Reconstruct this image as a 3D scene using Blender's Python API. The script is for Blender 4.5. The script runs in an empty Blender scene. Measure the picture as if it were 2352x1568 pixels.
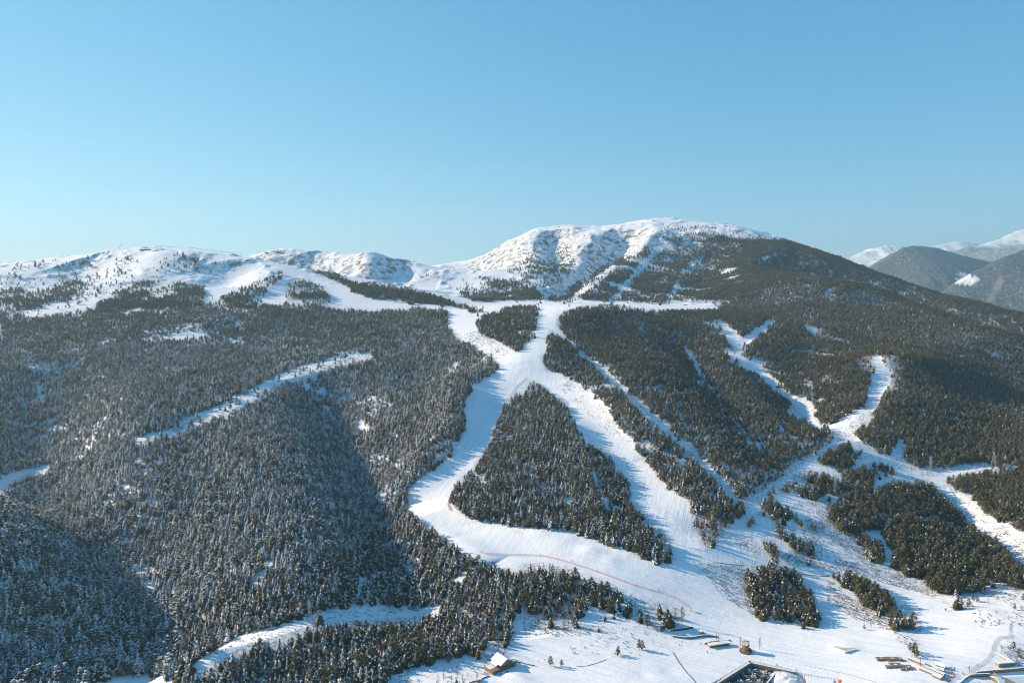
import bpy, math, random, time, os
import numpy as np
T0 = time.time()
D = bpy.data
scene = bpy.context.scene
col = scene.collection
rng = np.random.default_rng(7)
random.seed(7)
R = math.radians

# ------------------------------------------------------------------ camera
CAM_H = 300.0                 # camera is a drone 300 m above the valley floor
PITCH = R(4.6)                # looking slightly down
FPX = 1602.8                  # focal length for a 2352 px wide picture
CX, CY = 1176.0, 784.0
cam_d = D.cameras.new('camera')
cam_d.sensor_width = 36.0
cam_d.lens = 36.0 * FPX / 2352.0
cam_d.clip_start = 1.0
cam_d.clip_end = 120000.0
cam = D.objects.new('camera', cam_d)
cam.location = (0, 0, CAM_H)
cam.rotation_euler = (R(90) - PITCH, 0, 0)
col.objects.link(cam)
scene.camera = cam

# ------------------------------------------------------------------ light
SUN_EL = R(22.0)
SUN_H = (-0.940, 0.342)       # horizontal direction towards the sun (left, slightly ahead)
w = D.worlds.new('World')
scene.world = w
w.use_nodes = True
nt = w.node_tree
nt.nodes.clear()
sky = nt.nodes.new('ShaderNodeTexSky')
sky.sky_type = 'NISHITA'
sky.sun_disc = False
sky.sun_elevation = SUN_EL
sky.sun_rotation = math.atan2(SUN_H[0], SUN_H[1])
sky.altitude = 4000
sky.air_density = 1.0
sky.dust_density = 0.0
sky.ozone_density = 3.0
bg = nt.nodes.new('ShaderNodeBackground')
bg.inputs['Strength'].default_value = 0.1
wo = nt.nodes.new('ShaderNodeOutputWorld')
# the photograph's soft, teal-leaning rendering of the sky: one gentle response curve per channel
EXPO = 0.92
sep = nt.nodes.new('ShaderNodeSeparateColor'); cmb = nt.nodes.new('ShaderNodeCombineColor')
nt.links.new(sky.outputs[0], sep.inputs[0])
for k, (gain, power) in enumerate(((1.70, 1.10), (1.29, .63), (1.15, .42))):
    pw = nt.nodes.new('ShaderNodeMath'); pw.operation = 'POWER'; pw.inputs[1].default_value = power
    ml = nt.nodes.new('ShaderNodeMath'); ml.operation = 'MULTIPLY'; ml.inputs[1].default_value = gain * .1 ** power / .1 / 2 ** EXPO
    nt.links.new(sep.outputs[k], pw.inputs[0]); nt.links.new(pw.outputs[0], ml.inputs[0]); nt.links.new(ml.outputs[0], cmb.inputs[k])
nt.links.new(cmb.outputs[0], bg.inputs['Color'])
nt.links.new(bg.outputs[0], wo.inputs['Surface'])
sun_d = D.lights.new('sun', 'SUN')
sun_d.energy = 5.0
sun_d.angle = R(0.5)
sun_d.color = (1.0, 0.80, 0.58)
sun = D.objects.new('sun', sun_d)
from mathutils import Vector, Matrix
sd = Vector((SUN_H[0]*math.cos(SUN_EL), SUN_H[1]*math.cos(SUN_EL), math.sin(SUN_EL)))
sun.rotation_euler = sd.to_track_quat('Z', 'Y').to_euler()
sun.location = (0, 0, 900)
col.objects.link(sun)
scene.view_settings.view_transform = 'Standard'
scene.view_settings.look = 'None'
scene.view_settings.gamma = 1.0
scene.view_settings.use_curve_mapping = False
scene.view_settings.exposure = EXPO
scene.cycles.filter_width = 1.05
scene.cycles.max_bounces = 5
scene.cycles.diffuse_bounces = 3
scene.cycles.transparent_max_bounces = 4
scene.cycles.volume_bounces = 0

# ------------------------------------------------------------------ helpers
def tag(o, label=None, cat=None, group=None, kind=None):
    if label: o['label'] = label
    if cat: o['category'] = cat
    if group: o['group'] = group
    if kind: o['kind'] = kind
    return o

CP, SP = math.cos(PITCH), math.sin(PITCH)
def ray(px, py):
    """direction (per unit forward distance Y) of the sight line through a picture point"""
    u = (px - CX) / FPX
    v = (CY - py) / FPX
    dy = CP + v * SP
    return u / dy, (-SP + v * CP) / dy          # dx/dY, dz/dY
def pt(px, py, Y):
    a, b = ray(px, py)
    return a * Y, Y, CAM_H + b * Y
def project(x, y, z):
    z = z - CAM_H
    f = y * CP - z * SP
    up = y * SP + z * CP
    f = np.maximum(f, 1e-3)
    return CX + FPX * x / f, CY - FPX * up / f

# value noise
_LAT = rng.random((256, 256)).astype(np.float32)
def vnoise(x, y, wl, seed=0):
    x = np.asarray(x) / wl + seed * 17.31; y = np.asarray(y) / wl + seed * 9.73
    xi = np.floor(x).astype(np.int64); yi = np.floor(y).astype(np.int64)
    fx = x - xi; fy = y - yi
    fx = fx * fx * fx * (fx * (fx * 6 - 15) + 10); fy = fy * fy * fy * (fy * (fy * 6 - 15) + 10)
    a = _LAT[xi & 255, yi & 255]; b = _LAT[(xi + 1) & 255, yi & 255]
    c = _LAT[xi & 255, (yi + 1) & 255]; d = _LAT[(xi + 1) & 255, (yi + 1) & 255]
    return ((a * (1 - fx) + b * fx) * (1 - fy) + (c * (1 - fx) + d * fx) * fy) * 2 - 1
def fbm(x, y, wl, octs=4, seed=0, gain=.5, ridged=False):
    s = 0; a = 1.0; t = 0
    for o in range(octs):
        # rotate each octave
        ang = 0.6 * o + seed
        xr = x * math.cos(ang) - y * math.sin(ang); yr = x * math.sin(ang) + y * math.cos(ang)
        n = vnoise(xr, yr, wl / (2 ** o), seed + o)
        if ridged: n = 1 - 2 * np.abs(n)
        s = s + n * a; t += a; a *= gain
    return s / t
def smooth(e0, e1, x):
    t = np.clip((x - e0) / (e1 - e0), 0, 1)
    return t * t * (3 - 2 * t)

# ------------------------------------------------------------------ terrain
# every line: picture point and the real forward distance in metres
CTRL = [
 # valley floor
 (0,1568,530),(300,1568,525),(600,1568,520),(900,1568,512),(1176,1568,505),(1500,1568,504),(1800,1568,506),(2100,1568,500),(2352,1568,500),
 (900,1470,565),(1176,1450,582),(1500,1450,585),(1800,1450,588),(2100,1450,575),(2352,1450,558),
 (700,1420,590),(480,1510,532),(1000,1395,600),(420,1500,550),(200,1540,540),(850,1470,566),
 # left block, the face, gully feet
 (0,1400,596),(-150,1400,590),(150,1250,705),(-150,1250,700),(0,1150,850),(0,1000,1150),(-200,1000,1150),(0,900,1350),(0,760,1800),(-200,760,1800),(0,700,2050),
 (600,1300,672),(600,1200,760),(600,1100,880),(600,1000,1040),(600,900,1260),(600,820,1500),(600,750,1750),(600,710,1950),
 (350,1200,775),(350,1050,980),(350,900,1280),(350,780,1650),(850,1250,715),(850,1100,890),(850,950,1160),(850,850,1400),(900,760,1720),(1000,860,1330),(1000,1000,1050),(1000,730,1850),(780,1350,640),(350,1350,650),
 (550,650,2250),(300,660,2230),(100,650,2400),(-200,660,2350),
 (200,620,2480),(420,615,2450),(620,650,2260),
 # front ridge with the piste
 (700,625,2420),(800,650,2310),(900,664,2230),(1000,690,2120),(1080,705,2060),(1000,709,2000),(860,700,2060),(760,672,2180),
 # pistes
 (1280,712,1720),(1240,760,1500),(1190,830,1270),(1100,950,1090),(1080,1050,950),(990,1120,865),(1000,1200,775),(1150,1270,700),(1400,1300,672),(1600,1400,618),(1130,740,1700),(1120,780,1500),
 (1080,700,2060),(1180,722,1780),(1120,712,1880),
 (1220,900,1175),(1250,1050,930),(1250,1150,815),(1250,1210,752),(1400,1200,755),(1330,1000,980),(1450,1060,890),(1550,1180,755),(1350,880,1180),
 (1400,706,1800),(1500,712,1930),(1400,800,1440),(1500,900,1150),(1600,1000,965),(1680,1130,805),(1620,1240,705),(1600,1290,678),(1560,780,1600),(1600,860,1300),
 (1720,735,1850),(1690,790,1580),(1860,920,1250),(1850,850,1450),(1800,960,1080),(1780,1050,925),
 (2040,830,1430),(2000,930,1190),(1900,1010,1015),(1750,1120,840),(1650,1220,735),
 (2000,700,2280),(2100,760,1950),(2352,840,1700),(2352,900,1500),(2200,900,1400),(2200,1000,1120),(2352,1000,1120),(2150,1080,970),(2352,1080,960),
 (2150,1200,800),(2352,1200,790),(2100,1330,680),(2352,1350,650),(1900,1200,770),(1850,1300,692),(1950,1380,635),(2550,900,1500),(2550,1080,950),(2550,1350,640),
 # behind the front ridges
 (900,655,2900),(760,640,2800),(1040,650,2900),(1120,690,2450),(1240,690,2350),(1400,690,2400),(1600,690,2350),(1780,680,2350),(1250,640,2850),
 (1200,620,3250),(1300,600,3450),(1400,620,3300),(1500,620,3150),(1600,600,3250),(1700,600,3150),(1850,640,2700),
 (1650,720,2050),(1800,705,2150),
 # the near dark ridge and shaded slope behind it
 (1900,650,2480),(2000,674,2380),(2100,707,2230),(2200,740,2080),(2300,765,1960),(2400,800,1850),
 (2000,664,2850),(2100,694,2680),(2200,724,2520),(2300,755,2350),(2400,790,2150),
]
# skylines: point and distance; the ground falls away behind them
SKY = [(-300,650,2600),(-150,630,2650),(0,607,2700),(150,588,2700),(330,570,2700),(450,577,2650),(560,590,2560),(640,606,2500),
 (700,577,3350),(620,577,3350),(780,578,3300),(850,585,3250),(950,600,3150),(1030,630,3000),
 (1000,609,3950),(1100,592,4000),(1160,562,4000),(1205,535,3950),(1290,519,4000),(1380,525,4100),(1415,522,4150),(1442,515,4200),(1466,523,4250),(1482,522,4200),(1540,508,4100),
 (1640,518,4000),(1740,535,3900),(1810,560,3700),(1900,590,3500),(1960,612,3350),(2060,645,3150),(2150,676,3000),(2200,684,2900),(2260,700,2800),(2352,727,2650),(2500,765,2500),(2700,800,2400)]
P = [pt(*c) for c in CTRL]
for c in SKY:
    x, y, z = pt(*c); P.append((x, y, z))
    k = (y + 500) / y
    P.append((x * k, y + 500, z - 170))
for x in (-700, -350, 0, 350, 700):
    P.append((x * .35, 120, -4)); P.append((x * .8, 330, 0))
for u in (-1.15, 1.15):
    P += [(u*120, 120, 0), (u*500, 500, 0), (u*800, 800, 60), (u*1500, 1500, 150 if u < 0 else 110), (u*2600, 2600, 250 if u < 0 else 60), (u*4500, 4500, 100)]
for u in (-.7, -.35, 0, .35, .7):
    P.append((u*6500, 6500, -60 if u < .5 else -300))
P = np.array(P)
EX = 1.35
def tr(x, y):
    y = np.maximum(y, 60.)
    return np.stack([x / y * 1.25, EX * np.log(y / 500.)], -1)
C = tr(P[:, 0], P[:, 1])
def ker(r2):
    return 0.5 * r2 * np.log(r2 + 1e-12)
d2 = ((C[:, None] - C[None]) ** 2).sum(-1)
n = len(C)
A = np.zeros((n + 3, n + 3))
A[:n, :n] = ker(d2) + np.eye(n) * 2e-4
A[:n, n] = 1; A[:n, n+1:] = C; A[n, :n] = 1; A[n+1:, :n] = C.T
# interpolate z relative to distance so that angles are what is matched
rhs = np.concatenate([(P[:, 2] - CAM_H) / P[:, 1], [0, 0, 0]])
Wt = np.linalg.solve(A, rhs)
def base(x, y):
    sh = x.shape
    q = tr(x.ravel(), y.ravel())
    out = np.empty(len(q))
    for i in range(0, len(q), 20000):
        s = q[i:i+20000]
        d = ((s[:, None] - C[None]) ** 2).sum(-1)
        out[i:i+20000] = ker(d) @ Wt[:n] + Wt[n] + s @ Wt[n+1:]
    return (out * np.maximum(y.ravel(), 60.)).reshape(sh) + CAM_H

# terrain lattice: lateral = u * Y, rows at chosen distances
U = np.linspace(-1.15, 1.15, 921)
def rows(a, b, n): return list(np.geomspace(a, b, n, endpoint=False))
YR = np.array(rows(90, 470, 50) + rows(470, 700, 210) + rows(700, 1300, 240) + rows(1300, 2400, 230) + rows(2400, 4400, 190) + rows(4400, 7000, 40) + [7000.])
Uc = np.linspace(-1.15, 1.15, 185); Lr = np.log(YR)
Lc = np.linspace(Lr[0], Lr[-1], 190)
Bc = base(Uc[None] * np.exp(Lc)[:, None], np.exp(Lc)[:, None] * np.ones_like(Uc)[None])
def bil(G, gi, gj):
    i = np.clip(np.floor(gi).astype(int), 0, G.shape[0] - 2); j = np.clip(np.floor(gj).astype(int), 0, G.shape[1] - 2)
    a = gi - i; b = gj - j
    return (G[i, j] * (1 - b) + G[i, j+1] * b) * (1 - a) + (G[i+1, j] * (1 - b) + G[i+1, j+1] * b) * a
GX = U[None] * YR[:, None]; GY = YR[:, None] * np.ones_like(U)[None]
HB = bil(Bc, (np.log(GY) - Lc[0]) / (Lc[1] - Lc[0]), (GX / GY + 1.15) / (Uc[1] - Uc[0]))
def grid_h(H, x, y):
    gi = np.interp(np.log(y), Lr, np.arange(len(Lr)))
    gj = (x / y + 1.15) / (U[1] - U[0])
    return bil(H, gi, np.clip(gj, 0, len(U) - 1.001))
def march(px, py, H, y0=380., y1=5200.):
    """where the sight line through a picture point first meets the ground"""
    a, b = ray(px, py)
    Ys = np.geomspace(y0, y1, 2600)
    g = grid_h(H, a * Ys, Ys) - (CAM_H + b * Ys)
    k = np.nonzero(g > 0)[0]
    if len(k) == 0:
        k = int(np.argmax(g)); Y = Ys[k]
    else:
        k = k[0]
        Y = Ys[k] if k == 0 else Ys[k-1] + (Ys[k] - Ys[k-1]) * (-g[k-1]) / (g[k] - g[k-1] + 1e-9)
    return a * Y, Y
def poly_world(pts, H):
    out = []
    for p in pts: out.append(march(p[0], p[1], H))
    return np.array(out)
def seg_dist(x, y, L):
    """distance to a polyline and the position along it (0..1)"""
    best = np.full(x.shape, 1e9); par = np.zeros(x.shape)
    m = len(L) - 1
    for i in range(m):
        ax, ay = L[i]; bx, by = L[i+1]
        dx, dy = bx - ax, by - ay
        t = np.clip(((x - ax) * dx + (y - ay) * dy) / (dx * dx + dy * dy + 1e-9), 0, 1)
        d = np.hypot(x - ax - t * dx, y - ay - t * dy)
        k = d < best
        best[k] = d[k]; par[k] = ((i + t) / m)[k]
    return best, par

# gullies (negative) and spurs (positive): picture polyline, height, half width
FEAT = [
 ([(425,1520),(400,1400),(340,1310),(285,1235),(205,1180),(125,1110),(105,1020),(95,930),(80,840)], -58, 70),
 ([(1010,1480),(985,1340),(935,1240),(880,1180),(850,1080),(810,980),(770,890),(700,865)], -58, 68),
 ([(-120,1520),(-60,1330),(0,1210),(20,1120)], 34, 110),
 ([(330,1180),(300,1060),(290,960),(300,880)], 26, 80),
 ([(700,1380),(700,1200),(640,1080),(540,960),(440,860)], 22, 110),
 ([(1160,1440),(1050,1300),(960,1200),(905,1130),(870,1020),(830,930)], 20, 50),
 ([(500,1130),(440,1060),(380,1000)], -14, 50),
 ([(180,800),(160,870),(200,960)], -18, 60),
 ([(640,850),(560,780),(500,740)], -16, 80),
 ([(1010,930),(960,850),(920,790)], -16, 70),
 ([(1372,1200),(1350,1120),(1335,1040),(1315,960)], 9, 26),
 ([(1180,1190),(1200,1080),(1215,960)], 10, 60),
 ([(1620,1290),(1590,1200),(1500,1090),(1400,980),(1300,880)], -8, 45),
 ([(1700,1180),(1640,1090),(1560,1000),(1480,920),(1380,850),(1290,770)], -8, 30),
 ([(1560,1030),(1480,960),(1400,850)], 14, 60),
 ([(1790,1080),(1720,980),(1650,900),(1590,820),(1540,760)], -26, 55),
 ([(1740,1040),(1680,930),(1630,850)], 10, 50),
 ([(1840,1000),(1800,900),(1720,830)], -18, 50),
 ([(1990,1010),(1900,960),(1850,900)], -16, 50),
 ([(2100,1060),(2150,980),(2160,900),(2140,830)], 12, 110),
 ([(2352,1330),(2260,1230),(2190,1160),(2130,1110)], -14, 36),
 ([(1250,690),(1330,640),(1400,590),(1455,535)], -75, 80),
 ([(1290,690),(1390,640),(1470,580),(1530,525)], 48, 100),
 ([(1300,610),(1270,560),(1290,530)], -40, 60),
 ([(1230,640),(1210,580),(1210,545)], 34, 80),
 ([(1130,640),(1160,600),(1180,570)], 20, 80),
 ([(1330,600),(1360,560),(1375,532)], 24, 70),
 ([(1600,680),(1620,620),(1640,560)], -30, 90),
 ([(330,650),(380,610),(370,580)], 20, 100),
 ([(200,650),(190,620),(170,600)], -28, 90),
 ([(480,660),(530,630),(520,600)], -28, 90),
 ([(610,680),(600,640),(580,615)], 12, 70),
 ([(860,640),(845,600),(850,588)], 36, 70),
 ([(930,650),(920,620),(900,600)], -28, 70),
 ([(750,630),(720,600),(700,585)], -24, 80),
 ([(1820,620),(1900,655),(2000,678),(2100,712),(2200,745),(2352,795)], 3, 80),
 ([(1760,590),(1860,612),(1960,640),(2080,680),(2200,718),(2352,762),(2450,800)], -130, 170),
 ([(1115,850),(1060,880),(1040,930),(1040,980),(1025,1020),(985,1055),(940,1085),(910,1120)], 27, 44),
 ([(1120,1290),(1040,1240),(960,1195),(925,1150)], 10, 24),
]
HF = HB.copy()
for L, amp, wd in FEAT:
    W = poly_world(L, HB)
    x0, x1 = W[:, 0].min() - 4*wd, W[:, 0].max() + 4*wd; y0, y1 = W[:, 1].min() - 4*wd, W[:, 1].max() + 4*wd
    m = (GX > x0) & (GX < x1) & (GY > y0) & (GY < y1)
    d, t = seg_dist(GX[m], GY[m], W)
    e = np.sin(np.clip(t, .0, 1) * math.pi) ** .5 if True else 1
    HF[m] += amp * e * np.exp(-(d / wd) ** 2)
# ------------------------------------------------------------------ what grows where
# picture outlines of woods and clearings; looked up through the finished ground surface,
# every plant then stands at its own real place
RX0, RY0, RX1, RY1 = -300, 480, 2660, 1720
RW, RH = (RX1 - RX0) // 2, (RY1 - RY0) // 2
LAY = {k: np.zeros((RH, RW), np.float32) for k in ('dens', 'snow', 'pine', 'bare', 'scrub', 'hgt')}
LAY['hgt'][:] = 1
LAY['snow'][:] = .35; LAY['pine'][:] = .6
def fill(poly):
    P_ = np.array(poly, float)
    xs = np.arange(RW) * 2 + RX0 + 1; ys = np.arange(RH) * 2 + RY0 + 1
    j0 = max(0, int((P_[:, 0].min() - RX0) / 2) - 1); j1 = min(RW, int((P_[:, 0].max() - RX0) / 2) + 2)
    i0 = max(0, int((P_[:, 1].min() - RY0) / 2) - 1); i1 = min(RH, int((P_[:, 1].max() - RY0) / 2) + 2)
    X, Y = np.meshgrid(xs[j0:j1], ys[i0:i1])
    ins = np.zeros(X.shape, bool)
    for a, b in zip(P_, np.roll(P_, -1, 0)):
        if a[1] == b[1]: continue
        c = ((a[1] > Y) != (b[1] > Y)) & (X < (b[0] - a[0]) * (Y - a[1]) / (b[1] - a[1]) + a[0])
        ins ^= c
    return (slice(i0, i1), slice(j0, j1)), ins
def op(poly, **kw):
    sl, m = fill(poly)
    for k, v in kw.items(): LAY[k][sl][m] = v
def strip(line, wd):
    """closed outline of a line of picture width wd"""
    L = np.array(line, float); W_ = np.array(wd if hasattr(wd, '__len__') else [wd] * len(L))
    t = np.gradient(L, axis=0); t /= np.linalg.norm(t, axis=1)[:, None] + 1e-9
    nrm = np.stack([-t[:, 1], t[:, 0]], 1) * W_[:, None] / 2
    return np.concatenate([L + nrm, (L - nrm)[::-1]])

# big mountain and high slopes: scattered pines
op([(-300,600),(0,610),(150,590),(280,575),(330,600),(300,660),(180,700),(0,740),(-300,740)], dens=.05, pine=1, snow=.5)
op([(-300,640),(0,645),(60,660),(130,655),(175,640),(205,655),(160,690),(60,720),(0,745),(-300,745)], dens=.26, pine=1, snow=.55)
op([(345,600),(400,580),(500,592),(540,610),(520,640),(430,625),(350,640)], dens=.09, pine=1, snow=.4)
op([(270,670),(330,640),(400,645),(470,655),(470,700),(300,712),(200,716),(230,690)], dens=.42, pine=1, snow=.5)
op([(480,692),(540,668),(600,640),(645,622),(655,640),(620,660),(600,695),(520,700)], dens=.26, pine=1, snow=.45)
op([(655,705),(658,650),(700,640),(735,655),(765,690),(740,706)], dens=.45, pine=1, snow=.45)
op([(850,590),(950,598),(1030,630),(1010,648),(900,630),(860,610)], dens=.06, pine=1, snow=.3)
op([(690,616),(770,628),(810,645),(900,655),(1000,676),(1080,703),(1075,709),(1000,700),(905,692),(850,684),(805,664),(770,642)], dens=.9, pine=.9, snow=.45)
op([(1050,640),(1120,635),(1180,640),(1230,650),(1250,688),(1100,692),(1060,680)], dens=.3, pine=1, snow=.6)
op([(1100,655),(1180,640),(1225,665),(1235,688),(1110,690)], dens=.42, pine=1, snow=.6)
op([(1160,625),(1240,560),(1300,560),(1330,610),(1300,650),(1240,660)], dens=.14, pine=1, snow=.5)
op([(1235,692),(1270,678),(1340,640),(1400,600),(1470,575),(1520,545),(1600,525),(1720,545),(1800,560),(1880,590),(1750,640),(1700,695),(1640,692),(1500,697),(1400,690),(1330,686)], dens=.45, pine=1, snow=.65)
op([(1470,560),(1540,515),(1640,520),(1740,537),(1790,556),(1720,550),(1600,530),(1520,550)], dens=.12, pine=1, snow=.4)
op([(1600,548),(1700,548),(1760,548),(1820,548),(1900,570),(1960,592),(2060,625),(2200,664),(2352,705),(2500,740),(2660,770),(2660,900),(2352,800),(2000,680),(1850,640),(1780,650),(1680,620),(1620,590)], dens=.92, pine=.95, snow=.2)
op([(1620,590),(1700,620),(1780,650),(1740,690),(1680,690),(1600,640)], dens=.72, pine=1, snow=.6)
for L_, w_ in (([(1400,698),(1450,640),(1500,590)],13),([(1300,698),(1360,650),(1410,610)],14),([(1540,690),(1560,640),(1610,590)],9),([(1330,690),(1345,640),(1390,590),(1440,560)],12),([(1440,650),(1480,600),(1540,560)],9),([(1230,700),(1290,660),(1330,600)],7)):
    op(strip(L_, w_), dens=.04)
# right hand forest mass
op([(1500,712),(1640,712),(1700,700),(1700,690),(1790,650),(1860,630),(1950,660),(2050,690),(2200,740),(2352,785),(2660,850),(2660,1250),(2400,1085),(2200,1075),(2120,1085),(2065,1062),(2040,1035),(1990,1040),(1962,1000),(2000,965),(2030,905),(2057,850),(2045,818),(2000,815),(1990,822),(1850,800),(1740,825),(1700,822),(1712,795),(1772,745),(1785,728),(1640,735),(1560,728)], dens=.9, pine=.85, snow=.34, bare=.07)
op([(1640,700),(1790,650),(1860,630),(1950,660),(2100,710),(2352,800),(2352,860),(2100,800),(1900,760),(1790,730),(1700,715)], dens=.88, pine=.8, snow=.65)
op([(2150,800),(2400,830),(2400,930),(2200,880)], dens=.95, pine=.8, snow=.4)
op([(1640,728),(1700,720),(1775,730),(1735,770),(1705,777),(1672,745)], dens=.97, pine=.9, snow=.3)
op([(1740,822),(1850,803),(1990,825),(2000,870),(1985,930),(1940,958),(1900,975),(1860,940),(1800,885),(1752,848)], dens=.93, pine=.8, snow=.25, bare=.06)
op([(2020,815),(2060,815),(2068,860),(2050,905),(2035,900),(2050,860)], dens=.55, bare=.8)
op([(1960,825),(2000,815),(2010,850),(1990,870)], dens=.8, bare=.7)
op([(1840,740),(1870,745),(1960,790),(1990,800),(1980,812),(1930,805),(1870,770)], dens=.55)
# strips on the centre right hill
op([(1283,722),(1330,703),(1400,700),(1480,712),(1560,724),(1640,735),(1665,760),(1690,805),(1690,820),(1740,850),(1800,890),(1850,945),(1905,1000),(1905,1015),(1850,1050),(1800,1068),(1740,1120),(1700,1135),(1680,1120),(1660,1095),(1610,1050),(1560,1000),(1510,950),(1450,905),(1400,862),(1350,812),(1302,770),(1285,747)], dens=.93, pine=.75, snow=.48, bare=.05)
op([(1840,900),(1900,970),(1905,1010),(1850,1048),(1800,1060),(1780,1010),(1800,950)], dens=.5, pine=.6, snow=.25, bare=.1)
op([(1690,1050),(1790,1060),(1740,1120),(1690,1140)], dens=.62, bare=.3, pine=.4)
for L_, w_ in (([(1570,790),(1590,815),(1610,860),(1640,890)],[5,11,8,3]),([(1640,890),(1690,960),(1740,1030)],3),([(1650,735),(1680,775),(1700,800)],[14,20,26]),([(1700,830),(1760,870),(1830,925),(1890,985)],[14,10,12,18]),([(1770,735),(1740,760),(1705,785)],[12,10,14]),([(1665,800),(1690,825)],12),([(1785,940),(1800,1000)],6),([(1850,870),(1870,900)],5)):
    op(strip(L_, w_), dens=0)
op([(1268,757),(1300,778),(1340,800),(1370,830),(1400,872),(1440,912),(1490,950),(1520,985),(1560,1005),(1600,1058),(1640,1090),(1680,1140),(1682,1175),(1660,1200),(1640,1232),(1618,1240),(1595,1210),(1580,1150),(1530,1112),(1490,1065),(1450,1012),(1420,975),(1385,930),(1330,880),(1290,858),(1258,850),(1248,815),(1258,775)], dens=.95, pine=.45, snow=.32, bare=.04)
op([(1590,1170),(1650,1190),(1640,1232),(1618,1245),(1600,1225)], dens=.6, bare=.75)
op(strip([(1290,765),(1350,820),(1420,882),(1480,940),(1530,985),(1590,1040),(1650,1100),(1690,1145)], [8,9,10,9,7,6,6,6]), dens=0)
# the wooded island between the pistes
op([(1220,874),(1262,895),(1300,925),(1318,975),(1345,1008),(1355,1060),(1375,1115),(1405,1165),(1450,1195),(1490,1222),(1512,1262),(1532,1292),(1500,1288),(1440,1262),(1385,1247),(1340,1228),(1280,1216),(1230,1212),(1205,1212),(1150,1205),(1100,1195),(1062,1180),(1040,1155),(1042,1125),(1065,1092),(1088,1075),(1110,1040),(1130,1010),(1142,970),(1157,935),(1185,905)], dens=1, pine=.35, snow=.42, bare=.05)
op([(1350,1010),(1375,1025),(1420,1068),(1440,1110),(1450,1150),(1490,1188),(1522,1215),(1545,1252),(1542,1290),(1500,1262),(1450,1190),(1405,1160),(1372,1100),(1355,1055)], dens=.7, pine=.2, snow=.2, bare=.35)
op(strip([(1338,1000),(1352,1055),(1372,1110),(1400,1160),(1440,1185)], [4,6,8,12,8]), dens=.15)
op([(1085,738),(1115,722),(1160,706),(1195,700),(1240,706),(1232,735),(1226,775),(1190,808),(1150,788),(1110,768)], dens=.93, pine=.6, snow=.45)
op([(1060,715),(1085,700),(1115,705),(1100,722)], dens=.3, pine=.8)
# the great forest on the left
op([(-300,762),(0,762),(60,745),(130,742),(200,722),(320,714),(400,706),(520,710),(600,716),(700,713),(760,706),(860,712),(950,706),(1030,712),(1028,745),(1045,770),(1100,798),(1150,835),(1128,862),(1085,885),(1066,905),(1063,930),(1070,960),(1058,1010),(1040,1040),(1000,1070),(975,1085),(950,1110),(937,1135),(935,1165),(960,1188),(1000,1222),(1060,1258),(1100,1278),(1150,1296),(1188,1312),(1200,1350),(1192,1390),(1168,1420),(1165,1485),(1140,1492),(1100,1480),(1060,1500),(960,1522),(900,1542),(860,1575),(860,1720),(-300,1720)], dens=1, pine=.34, snow=.82, bare=.02)
op([(0,735),(200,708),(320,700),(470,694),(650,700),(760,705),(760,716),(520,712),(320,716),(200,724),(0,764)], dens=.5, pine=1, snow=.5)
op([(-300,762),(0,762),(200,722),(520,710),(860,712),(1030,712),(1028,745),(1045,770),(900,800),(740,800),(500,790),(250,800),(0,830),(-300,830)], dens=.85, pine=.55, snow=.72)
op([(900,870),(1000,800),(1100,798),(1150,835),(1128,862),(1085,885),(1063,930),(1070,960),(1058,1010),(1000,1070),(950,1110),(900,1100),(850,1000)], dens=1, pine=.25, snow=.55, bare=.02)
op([(400,1560),(430,1420),(560,1330),(800,1280),(935,1165),(1060,1258),(1188,1312),(1200,1350),(1192,1390),(1165,1485),(1060,1500),(900,1542),(860,1720),(400,1720)], dens=1, pine=.1, snow=.30, bare=.06)
op([(1190,1302),(1222,1288),(1262,1294),(1330,1308),(1362,1340),(1350,1400),(1320,1432),(1260,1440),(1222,1425),(1195,1385)], dens=.62, pine=.2, snow=.12, bare=.30)
op([(1350,1318),(1400,1340),(1460,1370),(1540,1388),(1552,1410),(1545,1445),(1500,1442),(1440,1412),(1380,1400),(1345,1372)], dens=.5, pine=.2, snow=.12, bare=.25)
op([(1050,1400),(1165,1400),(1165,1485),(1140,1492),(1100,1480),(1050,1460)], dens=.65, bare=.5, snow=.15)
op([(1190,1410),(1330,1420),(1340,1445),(1250,1450),(1200,1430)], dens=.45, bare=.85)
op([(1540,1385),(1575,1400),(1570,1430),(1545,1440)], dens=.6, bare=1)
op([(760,1465),(860,1440),(1000,1400),(1050,1400),(1060,1500),(960,1522),(900,1542),(860,1568)], dens=.92, snow=.15, bare=.15)
op([(930,1560),(1000,1545),(1060,1530),(1100,1540),(1110,1600),(900,1600)], dens=.3, bare=.9, hgt=.7)
# clearings in it
op([(300,1000),(385,982),(440,950),(520,922),(560,900),(640,858),(700,836),(770,818),(850,806),(856,816),(770,838),(700,862),(650,882),(560,932),(490,960),(420,992),(380,1002),(305,1012)], dens=.04)
op([(315,748),(360,735),(440,738),(520,745),(600,755),(640,775),(560,785),(450,782),(325,778)], dens=.27, pine=.8)
op([(560,745),(600,748),(700,800),(560,795)], dens=.85, pine=.7)
op([(-300,1120),(0,1095),(30,1083),(110,1063),(117,1074),(60,1092),(22,1110),(0,1138),(-300,1180)], dens=0)
op([(430,1528),(480,1500),(560,1448),(640,1430),(700,1410),(760,1398),(850,1392),(950,1392),(1012,1386),(1012,1400),(960,1414),(900,1420),(840,1424),(740,1426),(685,1450),(640,1466),(590,1472),(540,1492),(480,1526),(440,1545)], dens=0)
op([(200,1562),(330,1543),(400,1558),(425,1600),(425,1720),(200,1720)], dens=0)
op([(885,1185),(905,1195),(960,1290),(1000,1350),(1000,1385),(985,1380),(960,1330),(920,1270)], dens=.45)
op(strip([(300,1285),(325,1310),(345,1350),(350,1380)], [6,12,8,4]), dens=.1)
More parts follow.
